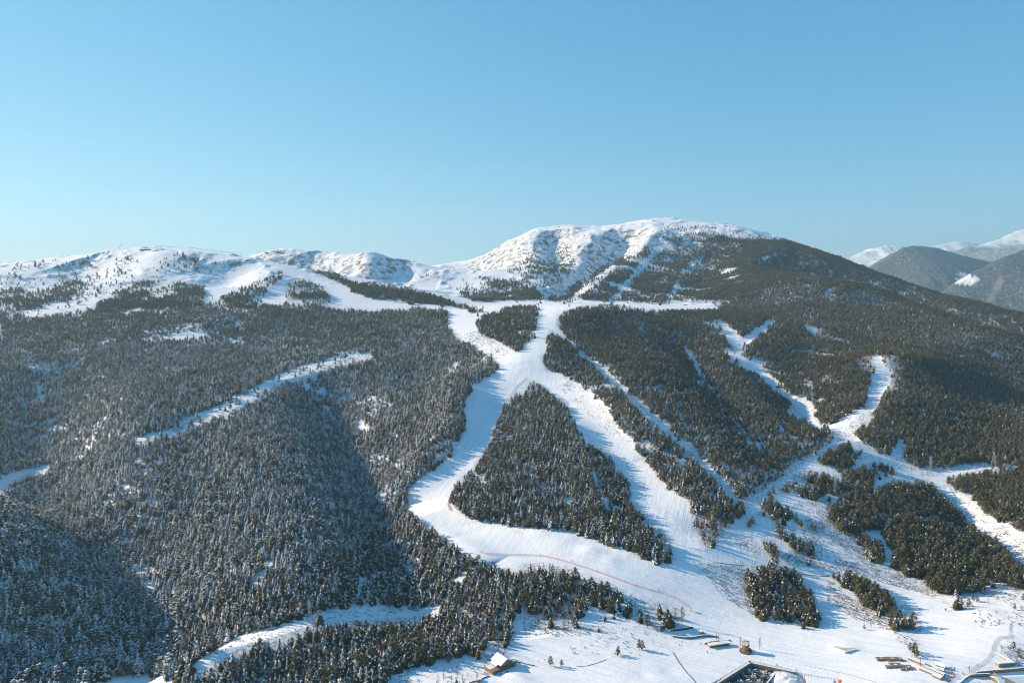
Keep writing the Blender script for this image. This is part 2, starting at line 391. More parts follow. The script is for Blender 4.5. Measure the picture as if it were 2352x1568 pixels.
op(strip([(395,1520),(415,1490),(425,1450),(420,1400)], [12,10,6,3]), dens=.25)
op(strip([(85,880),(98,915),(108,945)], [6,9,5]), dens=.1)
op(strip([(700,872),(712,890)], 12), dens=.1)
op(strip([(730,915),(800,1000),(835,1100),(850,1180)], [4,4,4,4]), dens=.45)
op([(820,960),(850,975),(850,1000),(820,985)], dens=.3)
# lower right woods (traced on an enlarged crop)
def Q(L): return [(1524.7 + x * .6155, 872.5 + y * .6155) for x, y in L]
op(Q([(160,640),(170,600),(250,520),(300,470),(350,430),(430,380),(500,315),(560,280),(640,232),(700,190),(760,165),(820,190),(870,190),(900,240),(890,290),(930,330),(1060,330),(1160,305),(1230,315),(1500,345),(1500,800),(900,800),(600,690),(200,690)]), dens=0)
op(Q([(270,430),(340,400),(352,412),(350,370),(250,330),(300,300),(420,260),(480,250),(530,232),(600,205),(632,205),(625,222),(560,268),(500,302),(430,360),(360,415),(290,480),(262,470)]), dens=.86, bare=.3, pine=.8, snow=.1)
op(Q([(112,515),(180,552),(245,505),(290,470),(300,480),(230,560),(165,640),(140,600)]), dens=.84, bare=.6, hgt=.75)
op(Q([(580,290),(610,262),(640,240),(690,230),(712,270),(738,255),(738,280),(710,300),(700,335),(660,342),(640,318),(590,322)]), dens=.85, pine=.85, snow=.08)
op(Q([(705,190),(750,158),(820,188),(885,195),(865,230),(842,285),(800,275),(770,250),(722,222)]), dens=.85, pine=.85, snow=.08)
op(Q([(490,390),(520,352),(580,345),(660,362),(700,330),(780,308),(850,322),(880,355),(790,378),(780,400),(700,428),(620,430),(600,440),(560,445),(500,430),(445,420),(450,398)]), dens=.85, pine=.85, bare=.06, snow=.08)
op(Q([(480,345),(540,335),(600,345),(580,382),(500,395),(470,380)]), dens=.6, bare=.7)
op(Q([(350,480),(400,448),(460,468),(500,500),(530,530),(515,560),(470,505),(425,522),(350,512)]), dens=.85, pine=.8, snow=.1)
op(Q([(420,525),(470,540),(505,575),(532,592),(500,650),(452,602),(420,572)]), dens=.82, pine=.7, snow=.1)
op(Q([(305,507),(350,510),(352,545),(305,545)]), dens=.85, pine=1)
op(Q([(265,590),(330,585),(360,640),(350,662),(285,632)]), dens=.6, bare=.35, pine=.6)
op(Q([(355,588),(410,592),(437,650),(420,672),(382,642)]), dens=.85, pine=.6)
op(Q([(530,535),(570,528),(615,550),(600,572),(550,562)]), dens=.5, pine=.8)
op(Q([(400,405),(470,372),(500,392),(445,425),(405,440),(360,468),(352,452)]), dens=.82, bare=.45, hgt=.8)
op(Q([(255,500),(290,470),(330,445),(360,418),(385,398),(400,385),(470,330),(560,275),(620,225),(640,215),(625,205),(560,240),(450,300),(350,372),(300,420),(262,470)]), dens=.82, bare=.4, hgt=.7)
op(Q([(520,600),(560,590),(580,640),(545,690),(515,660)]), dens=.35, bare=.4)
op(Q([(600,450),(650,440),(700,432),(780,400),(860,378),(910,385),(950,368),(1000,370),(1030,420),(1080,462),(1130,510),(1180,560),(1260,612),(1330,690),(1500,800),(1500,820),(1344,792),(1280,772),(1200,730),(1192,792),(1130,792),(1050,802),(980,782),(930,745),(905,730),(882,720),(850,650),(830,590),(800,560),(720,562),(690,580),(650,562),(612,510)]), dens=.97, pine=.75, snow=.07, bare=.04)
op(Q([(712,572),(740,562),(790,590),(830,620),(812,690),(765,662),(722,612)]), dens=.85, pine=.6, snow=.08)
op(Q([(1060,362),(1140,340),(1230,330),(1500,345),(1500,620),(1344,565),(1260,542),(1200,500),(1140,442),(1062,392)]), dens=.95, pine=.75, snow=.08, bare=.07)
op(Q([(1120,470),(1200,505),(1344,570),(1500,640),(1500,760),(1344,690),(1250,590)]), dens=.14, pine=.6, bare=.3)
op(Q([(980,300),(1060,300),(1060,330),(990,335)]), dens=.8, pine=.9)
op(Q([(1080,800),(1120,810),(1150,850),(1100,850)]), dens=.4, pine=.7)
op(Q([(1200,760),(1250,770),(1240,815),(1200,800)]), dens=.5, bare=.8)
op([(1712,1300),(1770,1294),(1822,1300),(1862,1350),(1896,1432),(1862,1442),(1800,1426),(1742,1416),(1722,1382),(1712,1342)], dens=1, pine=.45, snow=.12, bare=.16)
op([(1903,1303),(1960,1313),(2012,1335),(2052,1372),(2062,1400),(2022,1412),(1990,1392),(1958,1362),(1920,1330)], dens=.9, pine=.7, snow=.1, bare=.1)
op([(2040,1400),(2080,1385),(2118,1425),(2120,1442),(2045,1445)], dens=.45, pine=.7, bare=.35, snow=.1)
op([(2070,1320),(2130,1320),(2130,1345),(2080,1345)], dens=.7, pine=.6)
op([(2085,1480),(2108,1490),(2112,1512),(2098,1510)], dens=.8, pine=.9)
# shrubs and dead stalks poking out of the snow
for P_, s_ in (([(1590,1290),(1712,1300),(1720,1380),(1740,1420),(1660,1370)], .5), ([(1850,1250),(2050,1300),(2100,1350),(1930,1310),(1760,1290)], .8), ([(1880,1150),(2000,1250),(2080,1340),(2250,1365),(2352,1400),(2352,1440),(2200,1400),(2050,1330),(1900,1290),(1840,1200)], .5),
               ([(1900,1330),(1990,1395),(2050,1430),(2060,1445),(1960,1420),(1900,1380)], .9), ([(2020,1430),(2120,1435),(2115,1450),(2020,1445)], 1.), ([(1300,850),(1430,960),(1500,1040),(1400,1000),(1290,900)], .35), ([(1100,760),(1170,810),(1140,830),(1050,770)], .35),
               ([(1200,1430),(1550,1440),(1540,1460),(1200,1460)], .35), ([(1000,1480),(1180,1480),(1180,1500),(1120,1550),(900,1568)], .3), ([(1400,1450),(1600,1450),(1500,1500),(1300,1520),(1180,1540)], .12), ([(2050,1440),(2130,1480),(2120,1500),(2060,1470)], .5),
               ([(2290,1480),(2352,1490),(2352,1540),(2290,1500)], 1.), ([(1640,1060),(1900,1010),(1940,1010),(1760,1120),(1640,1230)], .4), ([(2150,1120),(2352,1240),(2400,1330),(2330,1290),(2200,1190)], .5), ([(2180,1370),(2352,1340),(2352,1430),(2250,1440)], .2),
               ([(1955,940),(2000,930),(2010,960),(1940,1010),(1900,1000)], .5), ([(300,1000),(560,900),(850,806),(850,820),(560,935),(300,1015)], .3), ([(430,1528),(700,1410),(1012,1386),(1012,1400),(740,1426),(480,1530)], .2), ([(1180,630),(1500,540),(1640,520),(1640,600),(1250,680)], .08), ([(0,620),(640,600),(640,690),(0,740)], .10), ([(850,590),(1030,630),(1010,648),(860,640)],.12)):
    op(P_, scrub=min(1, s_ * 1.3))
op(Q([(520,540),(640,560),(720,620),(800,700),(900,740),(950,790),(820,760),(700,700),(600,660),(520,600)]), scrub=1)
op(Q([(640,240),(900,240),(930,330),(1200,310),(1200,340),(900,370),(700,320)]), scrub=.35)
op(Q([(1060,400),(1344,600),(1344,700),(1160,520)]), scrub=.7)
op(Q([(460,470),(600,430),(610,510),(700,570),(560,540)]), scrub=.7)
op(Q([(160,600),(260,500),(400,380),(600,240),(620,240),(420,390),(270,520),(175,640)]), scrub=.6)
def look(name, px, py):
    i = ((py - RY0) / 2).astype(int); j = ((px - RX0) / 2).astype(int)
    return LAY[name][np.clip(i, 0, RH - 1), np.clip(j, 0, RW - 1)]
def blur(a, n):
    for _ in range(n):
        p = np.pad(a, 1, mode='edge'); a = (p[1:-1, 1:-1] * 2 + p[:-2, 1:-1] + p[2:, 1:-1] + p[1:-1, :-2] + p[1:-1, 2:]) / 6
    return a

# roughness of the ground: mountains and gullies high up, smooth pistes and valley floor
wood = blur((LAY['dens'] > .3).astype(np.float32), 8)
px_, py_ = project(GX, GY, HF)
wi = np.clip(((py_ - RY0) / 2).astype(int), 0, RH - 1); wj = np.clip(((px_ - RX0) / 2).astype(int), 0, RW - 1)
WOOD = wood[wi, wj]
far = smooth(2000, 3200, GY)
mid = smooth(560, 1100, GY)
HT = HF + fbm(GX, GY, 420, 4, 1, .42, True) * (far * np.where(GX < -300, 4.5, 10)) + fbm(GX, GY, 210, 4, 3, .5) * (mid * 7 * (1 - far * .6)) * (.15 + .85 * np.maximum(WOOD, far)) \
   + fbm(GX, GY, 60, 4, 5) * (.5 + 1.6 * mid * WOOD + far * .25) + fbm(GX, GY, 14, 2, 9) * (.12 + .15 * WOOD)
# rocky ribs running down the steep high faces
gs_ = np.hypot(np.gradient(HF, axis=0) / np.gradient(GY, axis=0), np.gradient(HF, axis=1) / np.gradient(GX, axis=1))
HT += smooth(.26, .5, gs_) * smooth(2300, 2800, GY) * (fbm(GX, GY * .45, 85, 4, 23, .6, True) * 9)
# rock bluffs on the high slopes
HT += np.maximum(fbm(GX, GY, 120, 4, 12, .6, True) - .35, 0) * 16 * smooth(2100, 2500, GY)

# the sunken car park, cut into the snow plateau
def wpt(px, py):
    x, y = march(px, py, HT, 400, 1500); return np.array([x, y])
def O(px, py): return px / 1.435, py / 1.435            # photograph pixels (3375 wide) -> 2352 wide
def foot(px, py, y1=5200.):
    x, y = march(*O(px, py), HT, 400, y1); return Vector((x, y, float(grid_h(HT, np.array([x]), np.array([y]))[0])))
# even out the plateau beside the car park, then cut the park in
lotA = foot(2472, 2181); lotB = foot(2622, 2212)
gw = np.clip(1 - np.hypot(GX - lotA.x - 10, GY - lotA.y + 20) / 110, 0, 1); gw = gw * gw * (3 - 2 * gw)
HT += (lotA.z - HT) * gw * .95
lotA = foot(2472, 2181); lotB = foot(2622, 2212); lotL = foot(2358, 2249)
dL = (lotL - lotA); dL.z = 0; dL.normalize()
dR = (lotB - lotA); dR.z = 0; LEN_R = dR.length; dR.normalize()
LOT_Z = lotA.z - 3.7
LEN_L = 95.0
# inside test in the skew frame of the two walls
det = dL.x * dR.y - dL.y * dR.x
def lot_coords(x, y):
    ax, ay = x - lotA.x, y - lotA.y
    return (ax * dR.y - ay * dR.x) / det, (dL.x * ay - dL.y * ax) / det      # along left wall, along right wall
la, lb = lot_coords(GX, GY)
inl = (la > -.3) & (la < LEN_L) & (lb > -.3) & (lb < LEN_R + 34)
HT = np.where(inl, LOT_Z - .25, HT)
# mounds and hollows of the ski terrain (world metres, real bumps)
for px, py, amp, wd in ((1850,1790,2.0,20),(1945,1820,2.6,14),(1780,1755,1.5,14),(2010,1850,1.4,10),(1695,2225,1.4,8),(1730,2232,1.,10),(2790,2135,1.6,12),(2120,2225,-.8,9),(2210,2210,-.7,9),(3250,2020,2.,14),(2950,2080,1.5,12),(3100,2120,-1.5,20)):
    c = foot(px, py); HT += amp * np.exp(-((GX - c.x) ** 2 + (GY - c.y) ** 2) / wd ** 2)
def make_mesh_np(name, V, F, mats=(), mi=None, smooth_=False):
    me = D.meshes.new(name)
    V = np.asarray(V, np.float32); F = np.asarray(F, np.int32)
    k = F.shape[1]
    me.vertices.add(len(V)); me.vertices.foreach_set('co', V.ravel())
    me.loops.add(F.size); me.loops.foreach_set('vertex_index', F.ravel())
    me.polygons.add(len(F)); me.polygons.foreach_set('loop_start', np.arange(0, F.size, k, dtype=np.int32))
    for m in mats: me.materials.append(m)
    if mi is not None: me.polygons.foreach_set('material_index', np.asarray(mi, np.int32))
    me.update(calc_edges=True)
    me.validate()
    me.polygons.foreach_set('use_smooth', np.full(len(F), smooth_))
    return me
class NT:
    def __init__(s, name):
        s.m = D.materials.new(name); s.m.use_nodes = True; s.t = s.m.node_tree; s.b = s.t.nodes['Principled BSDF']
    def n(s, typ, **kw):
        q = s.t.nodes.new(typ)
        for k, v in kw.items():
            if k.startswith('i_'): q.inputs[k[2:].replace('_', ' ')].default_value = v
            else: setattr(q, k, v)
        return q
    def l(s, a, b): s.t.links.new(a, b)
    def ramp(s, src, stops):
        q = s.n('ShaderNodeValToRGB'); e = q.color_ramp.elements
        while len(e) < len(stops): e.new(.5)
        for i, (p, c) in enumerate(stops):
            e[i].position = p; e[i].color = (c[0], c[1], c[2], 1) if hasattr(c, '__len__') else (c, c, c, 1)
        s.l(src, q.inputs[0]); return q.outputs[0]
    def noise(s, scale, det=4, rough=.5, vec=None):
        q = s.n('ShaderNodeTexNoise'); q.inputs['Scale'].default_value = scale; q.inputs['Detail'].default_value = det; q.inputs['Roughness'].default_value = rough
        if vec is None:
            if not hasattr(s, 'pos'): s.pos = s.n('ShaderNodeNewGeometry').outputs['Position']
            vec = s.pos
        s.l(vec, q.inputs['Vector']); return q.outputs['Fac']
    def mix(s, f, a, b):
        q = s.n('ShaderNodeMix', data_type='RGBA')
        for inp, v in ((q.inputs['Factor'], f), (q.inputs['A'], a), (q.inputs['B'], b)):
            if hasattr(v, 'links') or hasattr(v, 'is_output'): s.l(v, inp)
            else: inp.default_value = v if not hasattr(v, '__len__') else (v[0], v[1], v[2], 1)
        return q.outputs['Result']
    def math(s, op_, a, b):
        q = s.n('ShaderNodeMath', operation=op_)
        for inp, v in ((q.inputs[0], a), (q.inputs[1], b)):
            if hasattr(v, 'is_output'): s.l(v, inp)
            else: inp.default_value = v
        return q.outputs[0]
    def bump(s, h, dist, strength=1):
        q = s.n('ShaderNodeBump'); q.inputs['Distance'].default_value = dist; q.inputs['Strength'].default_value = strength
        s.l(h, q.inputs['Height']); s.l(q.outputs[0], s.b.inputs['Normal']); return q
    def attr(s, name):
        q = s.n('ShaderNodeAttribute'); q.attribute_name = name; return q.outputs['Fac']

# snow covered ground
g = NT('snow_ground')
snow_c = g.ramp(g.noise(.012, 6), [(.3, (.80, .83, .87)), (.7, (.88, .88, .88))])
rk = g.ramp(g.noise(.05, 8, .7), [(.35, (.10, .09, .08)), (.7, (.28, .25, .22))])
rockf = g.math('MULTIPLY', g.attr('rock'), g.ramp(g.noise(.035, 10, .75), [(.47, 0), (.57, 1)]))
c1 = g.mix(rockf, snow_c, rk)
litter = g.math('MULTIPLY', g.attr('wood'), g.ramp(g.noise(.35, 6, .7), [(.45, 0), (.62, .8)]))
g.b.inputs['Roughness'].default_value = .75
g.b.inputs['Specular IOR Level'].default_value = .2
mp = g.n('ShaderNodeMapping'); mp.vector_type = 'TEXTURE'; mp.inputs['Rotation'].default_value = (0, 0, math.atan2(-.51, .86)); mp.inputs['Scale'].default_value = (26, 1.0, 6)
g.l(g.pos, mp.inputs['Vector'])
st = g.noise(.55, 4, .6, mp.outputs[0])
mp2 = g.n('ShaderNodeMapping'); mp2.vector_type = 'TEXTURE'; mp2.inputs['Rotation'].default_value = (0, 0, 1.25); mp2.inputs['Scale'].default_value = (22, 1.0, 6); g.l(g.pos, mp2.inputs['Vector'])
st2 = g.noise(.5, 3, .6, mp2.outputs[0])
sx_ = g.n('ShaderNodeSeparateXYZ'); g.l(g.pos, sx_.inputs[0]); mr = g.n('ShaderNodeMapRange'); g.l(sx_.outputs[1], mr.inputs[0]); mr.inputs[1].default_value = 640; mr.inputs[2].default_value = 760
sts = g.mix(mr.outputs[0], st, st2)
hh = g.math('ADD', g.math('MULTIPLY', g.noise(.15, 6, .6), 2.0), g.math('MULTIPLY', g.noise(1.2, 3, .6), .35))
hh = g.math('ADD', hh, g.math('MULTIPLY', sts, 1.3))
c2 = g.mix(litter, c1, (.10, .085, .06))
scr = g.math('MULTIPLY', g.attr('scrub'), g.ramp(g.noise(.28, 9, .8), [(.52, 0), (.60, .85)]))
c2 = g.mix(scr, c2, (.20, .16, .12))
trk = g.ramp(sts, [(.40, (.85, .87, .91)), (.58, (1, 1, 1))])
mm = g.n('ShaderNodeMix', data_type='RGBA', blend_type='MULTIPLY'); mm.inputs['Factor'].default_value = 1; g.l(c2, mm.inputs['A']); g.l(trk, mm.inputs['B']); c2 = mm.outputs['Result']
g.l(c2, g.b.inputs['Base Color'])
bm_ = g.bump(hh, .28, .8)
M_ground = g.m
M, K = GX.shape
V = np.stack([GX, GY, HT], -1).reshape(-1, 3)
idx = np.arange(M * K).reshape(M, K)
F = np.stack([idx[:-1, :-1], idx[:-1, 1:], idx[1:, 1:], idx[1:, :-1]], -1).reshape(-1, 4)
me = make_mesh_np('snow_ground', V, F, [M_ground], None, True)
hs = np.gradient(HT, axis=0) / np.gradient(GY, axis=0); hx = np.gradient(HT, axis=1) / np.gradient(GX, axis=1)
slope = np.hypot(hs, hx)
SCRUB = blur(LAY['scrub'], 3)[wi, wj] * (GY < 3500)
ROCK = np.clip(smooth(.42, .8, slope) * smooth(1700, 2300, GY), 0, 1)
for nm, arr in (('rock', ROCK), ('wood', WOOD * (1 - far * .6)), ('scrub', SCRUB)):
    a = me.attributes.new(nm, 'FLOAT', 'POINT'); a.data.foreach_set('value', arr.astype(np.float32).ravel())
ground = D.objects.new('ground', me); col.objects.link(ground); tag(ground, kind='structure')
print('terrain', time.time() - T0)
# ------------------------------------------------------------------ plants
def simple_mat(name, c, rough=.8, var=0, scale=3., spec=.2):
    q = NT(name); q.b.inputs['Roughness'].default_value = rough; q.b.inputs['Specular IOR Level'].default_value = spec
    if var:
        oi = q.n('ShaderNodeObjectInfo')
        f = q.math('ADD', q.math('MULTIPLY', oi.outputs['Random'], .65), q.math('MULTIPLY', q.noise(scale, 3), .35))
        cc = q.ramp(f, [(.1, [v * (1 - var) for v in c]), (.9, [v * (1 + var) for v in c])])
        q.l(cc, q.b.inputs['Base Color'])
    else:
        q.b.inputs['Base Color'].default_value = (*c, 1)
    return q.m
M_spruce = simple_mat('spruce_needles', (.072, .064, .034), .6, .45, .5)
M_pine = simple_mat('pine_needles', (.098, .092, .042), .65, .40, .5)
M_bark = simple_mat('bark', (.10, .07, .05), .9, .3, 2)
M_twig = simple_mat('bare_twigs', (.21, .15, .115), .9, .3, 1)
M_tsnow = simple_mat('tree_snow', (.80, .82, .86), .7)
class Buf:
    def __init__(s): s.v = []; s.f = []; s.m = []
    def quad(s, a, b, c, d, m=0):
        k = len(s.v); s.v += [a, b, c, d]; s.f.append((k, k+1, k+2, k+3)); s.m.append(m)
    def tri(s, a, b, c, m=0):
        k = len(s.v); s.v += [a, b, c]; s.f.append((k, k+1, k+2)); s.m.append(m)
    def box(s, x0, y0, z0, x1, y1, z1, m=0):
        k = len(s.v)
        s.v += [(x, y, z) for z in (z0, z1) for x, y in ((x0, y0), (x1, y0), (x1, y1), (x0, y1))]
        for q in ((0,3,2,1),(4,5,6,7),(0,1,5,4),(1,2,6,5),(2,3,7,6),(3,0,4,7)): s.f.append(tuple(k + i for i in q)); s.m.append(m)
    def bar(s, a, b, r, r2=None, m=0, n=4):
        a = Vector(a); b = Vector(b); r2 = r if r2 is None else r2
        d = (b - a); L = d.length
        if L < 1e-6: return
        q = d.to_track_quat('Z', 'Y'); k = len(s.v)
        for (o, rr) in ((a, r), (b, r2)):
            for i in range(n):
                t = (i + .5) / n * 2 * math.pi
                s.v.append(tuple(o + q @ Vector((rr * math.cos(t), rr * math.sin(t), 0))))
        for i in range(n):
            j = (i + 1) % n; s.f.append((k+i, k+j, k+n+j, k+n+i)); s.m.append(m)
        s.f.append(tuple(k + i for i in range(n))[::-1]); s.m.append(m); s.f.append(tuple(k + n + i for i in range(n))); s.m.append(m)
    def mesh(s, name, mats, sm=False):
        me = D.meshes.new(name); me.from_pydata([tuple(v) for v in s.v], [], s.f)
        for m in mats: me.materials.append(m)
        me.polygons.foreach_set('material_index', np.array(s.m, np.int32))
        if sm: me.polygons.foreach_set('use_smooth', np.ones(len(s.f), bool))
        me.update(); return me
    def obj(s, name, mats, parent=None, sm=False):
        o = D.objects.new(name, s.mesh(name, mats, sm)); col.objects.link(o); o.parent = parent; return o
def add(b, o):
    k = len(b.v); b.v += o.v; b.f += [tuple(i + k for i in f) for f in o.f]; b.m += o.m
rr = random.uniform
def spruce(snowy, slim=1.):
    """unit height conifer: trunk, crown, snow"""
    T, Cn, S = Buf(), Buf(), Buf()
    T.bar((0,0,-.06), (0,0,.95), .014, .003, 0, 5)
    tiers = 10
    for i in range(tiers):
        f = i / (tiers - 1)
        z = .10 + .84 * f ** .95
        rad = (.27 * (1 - f) ** .85 + .022) * slim * rr(.85, 1.12)
        nb = int(9 - 4 * f); a0 = rr(0, 6.28)
        for k in range(nb):
            a = a0 + k * 6.283 / nb + rr(-.25, .25); L = rad * rr(.62, 1.3); dr = rr(.25, .55) * L
            ca, sa = math.cos(a), math.sin(a); w_ = L * rr(.36, .55)
            mx, my = ca * L * .55, sa * L * .55
            base_ = (0, 0, z + .055); tip = (ca * L, sa * L, z - dr)
            l_ = (mx - sa * w_, my + ca * w_, z - dr * .75); r_ = (mx + sa * w_, my - ca * w_, z - dr * .75); mid_ = (mx, my, z + .012 - dr * .25)
            Cn.tri(base_, l_, mid_); Cn.tri(l_, tip, mid_); Cn.tri(mid_, tip, r_); Cn.tri(base_, mid_, r_)
            if random.random() < snowy:
                s = rr(.7, 1.0); up = .012
                def sc(p, q=s): return (p[0]*q*1.02, p[1]*q*1.02, z + .055 + (p[2] - z - .055) * q + up)
                B_, L2, R2, M2, T2 = (0,0,z+.06+up), sc(l_), sc(r_), (mx, my, mid_[2] + up * 1.6), sc(tip, min(1, s+.1))
                if random.random() < .82: S.tri(M2, T2, R2); S.tri(B_, M2, R2)
                if random.random() < .82: S.tri(L2, T2, M2); S.tri(B_, L2, M2)
    return T, Cn, S
def clump(Bf, c, r, n, flat=.75, m=0):
    for _ in range(n):
        a = rr(0, 6.283); e = math.asin(rr(-.7, 1)); d = r * rr(.55, 1)
        p = Vector((c[0] + d * math.cos(a) * math.cos(e), c[1] + d * math.sin(a) * math.cos(e), c[2] + d * math.sin(e) * flat))
        nrm = Vector((math.cos(a) * math.cos(e), math.sin(a) * math.cos(e), math.sin(e) + .3)).normalized()
        nrm = (nrm + Vector((rr(-.5, .5), rr(-.5, .5), rr(-.5, .5)))).normalized()
        t = nrm.orthogonal().normalized(); q = nrm.cross(t); s_ = r * rr(.3, .55)
        an = rr(0, 3.1); t, q = t * math.cos(an) + q * math.sin(an), q * math.cos(an) - t * math.sin(an)
        Bf.tri(tuple(p + t * s_), tuple(p + q * s_ * .9 - t * s_ * .4), tuple(p - q * s_ * .9 - t * s_ * .5), m)
def pine(snowy):
    T, Cn, S = Buf(), Buf(), Buf()
    lean = (rr(-.03, .03), rr(-.03, .03))
    T.bar((0,0,-.06), (lean[0]*.5, lean[1]*.5, .5), .02, .014, 0, 5); T.bar((lean[0]*.5, lean[1]*.5, .5), (lean[0], lean[1], .88), .014, .004, 0, 4)
    nc = 20
    for i in range(nc):
        f = i / (nc - 1); z = .22 + .70 * f
        R_ = .20 * math.sin(math.pi * min(1, (f * .80 + .20)) ** .9) + .02
        a = i * 2.4 + rr(-.4, .4); d = R_ * rr(.35, 1.) * (1 if f < .93 else .2)
        c = (lean[0] + d * math.cos(a), lean[1] + d * math.sin(a), z); r = rr(.08, .125) * (1.15 - .4 * f)
        if d > .08: T.bar((lean[0]*z, lean[1]*z, z - .06), (c[0]*.8, c[1]*.8, z - .01), .007, .003, 0, 3)
        clump(Cn, c, r, 15)
        if random.random() < snowy:
            for _ in range(6):
                p = Vector((c[0] + rr(-r, r) * .7, c[1] + rr(-r, r) * .7, z + r * rr(.5, .85))); s_ = r * rr(.35, .6) * (.5 + .5 * min(1, snowy * 1.6))
                an = rr(0, 6.28)
                S.tri(*[tuple(p + Vector((s_ * math.cos(an + k * 2.1), s_ * math.sin(an + k * 2.1), rr(-.3, .2) * s_))) for k in range(3)])
    return T, Cn, S
def bare():
    T, Cn, S = Buf(), Buf(), Buf()
    T.bar((0,0,-.05), (0,0,.9), .012, .003, 0, 4)
    for i in range(56):
        f = rr(.18, .9); a = rr(0, 6.283); L = .25 * (1.05 - f) ** .6 * rr(.6, 1.1); up = L * rr(.5, 1.5)
        p0 = Vector((0, 0, f)); p1 = Vector((L * math.cos(a) * .8, L * math.sin(a) * .8, min(1.0, f + up)))
        wv = Vector((-math.sin(a), math.cos(a), 0)) * .0045
        Cn.quad(tuple(p0 - wv), tuple(p0 + wv), tuple(p1 + wv * .5), tuple(p1 - wv * .5))
        for _ in range(3):
            t = rr(.3, 1); q0 = p0.lerp(p1, t); b2 = a + rr(-1.3, 1.3); l2 = L * rr(.25, .5)
            q1 = q0 + Vector((math.cos(b2) * l2, math.sin(b2) * l2, l2 * rr(.3, 1.3))); wv2 = Vector((-math.sin(b2), math.cos(b2), .3)) * .004
            Cn.tri(tuple(q0 - wv2), tuple(q0 + wv2), tuple(q1))
    return T, Cn, S
def shrub(snowy):
    T, Cn, S = Buf(), Buf(), Buf()
    for i in range(5):
        a = rr(0, 6.28); T.bar((0,0,-.1), (.3*math.cos(a), .3*math.sin(a), .5), .02, .01, 0, 3)
        clump(Cn, (.3*math.cos(a), .3*math.sin(a), .4), .28, 12)
    if random.random() < snowy:
        for _ in range(6):
            p = Vector((rr(-.4, .4), rr(-.4, .4), rr(.5, .68))); S.tri(*[tuple(p + Vector((.14 * math.cos(k*2.1), .14 * math.sin(k*2.1), 0))) for k in range(3)])
    return T, Cn, S
KINDS = {}
def variants(name, fn, n, crown_mat):
    out = []
    for i in range(n):
        T, Cn, S = fn(i)
        CS = Buf(); add(CS, Cn); q = Buf(); q.v, q.f, q.m = S.v, S.f, [1] * len(S.f); add(CS, q)
        out.append((T.mesh(name + '_trunk', [M_bark]), CS.mesh(name + '_crown', [crown_mat, M_tsnow]), None, (T, Cn, S)))
    KINDS[name] = (out, crown_mat)
SN = [1., .95, .9, .8, .5, .4, .22, .10]
variants('spruce_tree', lambda i: spruce(SN[i], (1, .85, 1.1, .95, 1.05, .85, 1, 1.1)[i]), 8, M_spruce)
PN = [.95, .8, .5, .3, .14, .06]
variants('pine_tree', lambda i: pine(PN[i]), 6, M_pine)
variants('bare_tree', lambda i: bare(), 4, M_twig)
variants('low_shrub', lambda i: shrub(.5), 3, M_twig)

# candidate places: a jittered lattice whose spacing follows the distance
def lattice(y0, y1, s):
    ny = int((y1 - y0) / (s * .866)); xm = .95 * y1 + 30
    X, Y = [], []
    for j in range(ny):
        y = y0 + j * s * .866; hw = .95 * y + 30
        x = np.arange(-hw, hw, s) + (s / 2 if j & 1 else 0)
        X.append(x); Y.append(np.full(len(x), y))
    X = np.concatenate(X); Y = np.concatenate(Y)
    return X + rng.uniform(-.42, .42, len(X)) * s, Y + rng.uniform(-.42, .42, len(Y)) * s
def ground_z(x, y): return grid_h(HT, x, y)
tx, ty, tsp = [], [], []
for y0, y1, s in ((470, 800, 4.1), (800, 1150, 4.3), (1150, 1600, 4.7), (1600, 2200, 5.6), (2200, 2900, 7.2), (2900, 4300, 9.)):
    a, b = lattice(y0, y1, s); tx.append(a); ty.append(b); tsp.append(np.full(len(a), s))
a, b = lattice(2100, 3500, 6.0); m_ = (a > 300) & (rng.random(len(a)) < .6 * smooth(.22, .42, a / b)) & (b > 2450) | (a / b < .36) & (a / b > .02) & (b > 2350) & (rng.random(len(a)) < .42); tx.append(a[m_]); ty.append(b[m_]); tsp.append(np.full(m_.sum(), 6.))
tx = np.concatenate(tx); ty = np.concatenate(ty); tsp = np.concatenate(tsp)
tz = ground_z(tx, ty)
N = len(tx)
th = np.where(ty < 800, 11.5, np.where(ty < 1500, 10.5, 10.)) * rng.uniform(.55, 1.4, N)
th *= 1 + .25 * fbm(tx, ty, 90, 2, 21)
th *= np.interp(ty, [500, 800, 1500, 2200, 3200], [1.0, .92, .92, 1.15, 1.1])
jx = vnoise(tx, ty, 12, 4) * 4.5 + vnoise(tx, ty, 45, 5) * 5; jy = vnoise(tx, ty, 12, 8) * 3 + vnoise(tx, ty, 45, 6) * 3
p1x, p1y = project(tx, ty, tz + th * .12); p2x, p2y = project(tx, ty, tz + th * .75)
dens = np.minimum(look('dens', p1x + jx, p1y + jy), look('dens', p2x + jx, p2y + jy))
clus = fbm(tx, ty, 70, 3, 31)
lo = dens < .8
pr = np.where(lo, np.clip(dens * (1 + 2.2 * clus) , 0, 1), dens)
hole = (vnoise(tx, ty, 26, 14) < -.55) | (vnoise(tx, ty, 13, 19) < -.66)
pr = np.where(~lo & hole, pr * .35, pr)
keep = rng.random(N) < pr
snow_l = look('snow', p1x, p1y); pine_l = look('pine', p1x, p1y); bare_l = look('bare', p1x, p1y); hg = look('hgt', p1x, p1y)
u_ = rng.random(N)
kind = np.where(u_ < bare_l, 2, np.where(rng.random(N) < pine_l, 1, 0))
th *= hg * np.where(kind == 0, .86, 1.)
SEL = np.nonzero(keep)[0]
print('trees', len(SEL), [(kind[SEL] == k).sum() for k in range(3)], time.time() - T0)
sv = np.clip(snow_l + rng.normal(0, .22, N) + .12 * fbm(tx, ty, 160, 3, 44) - np.where(th > 12, .08, 0), 0, 1)
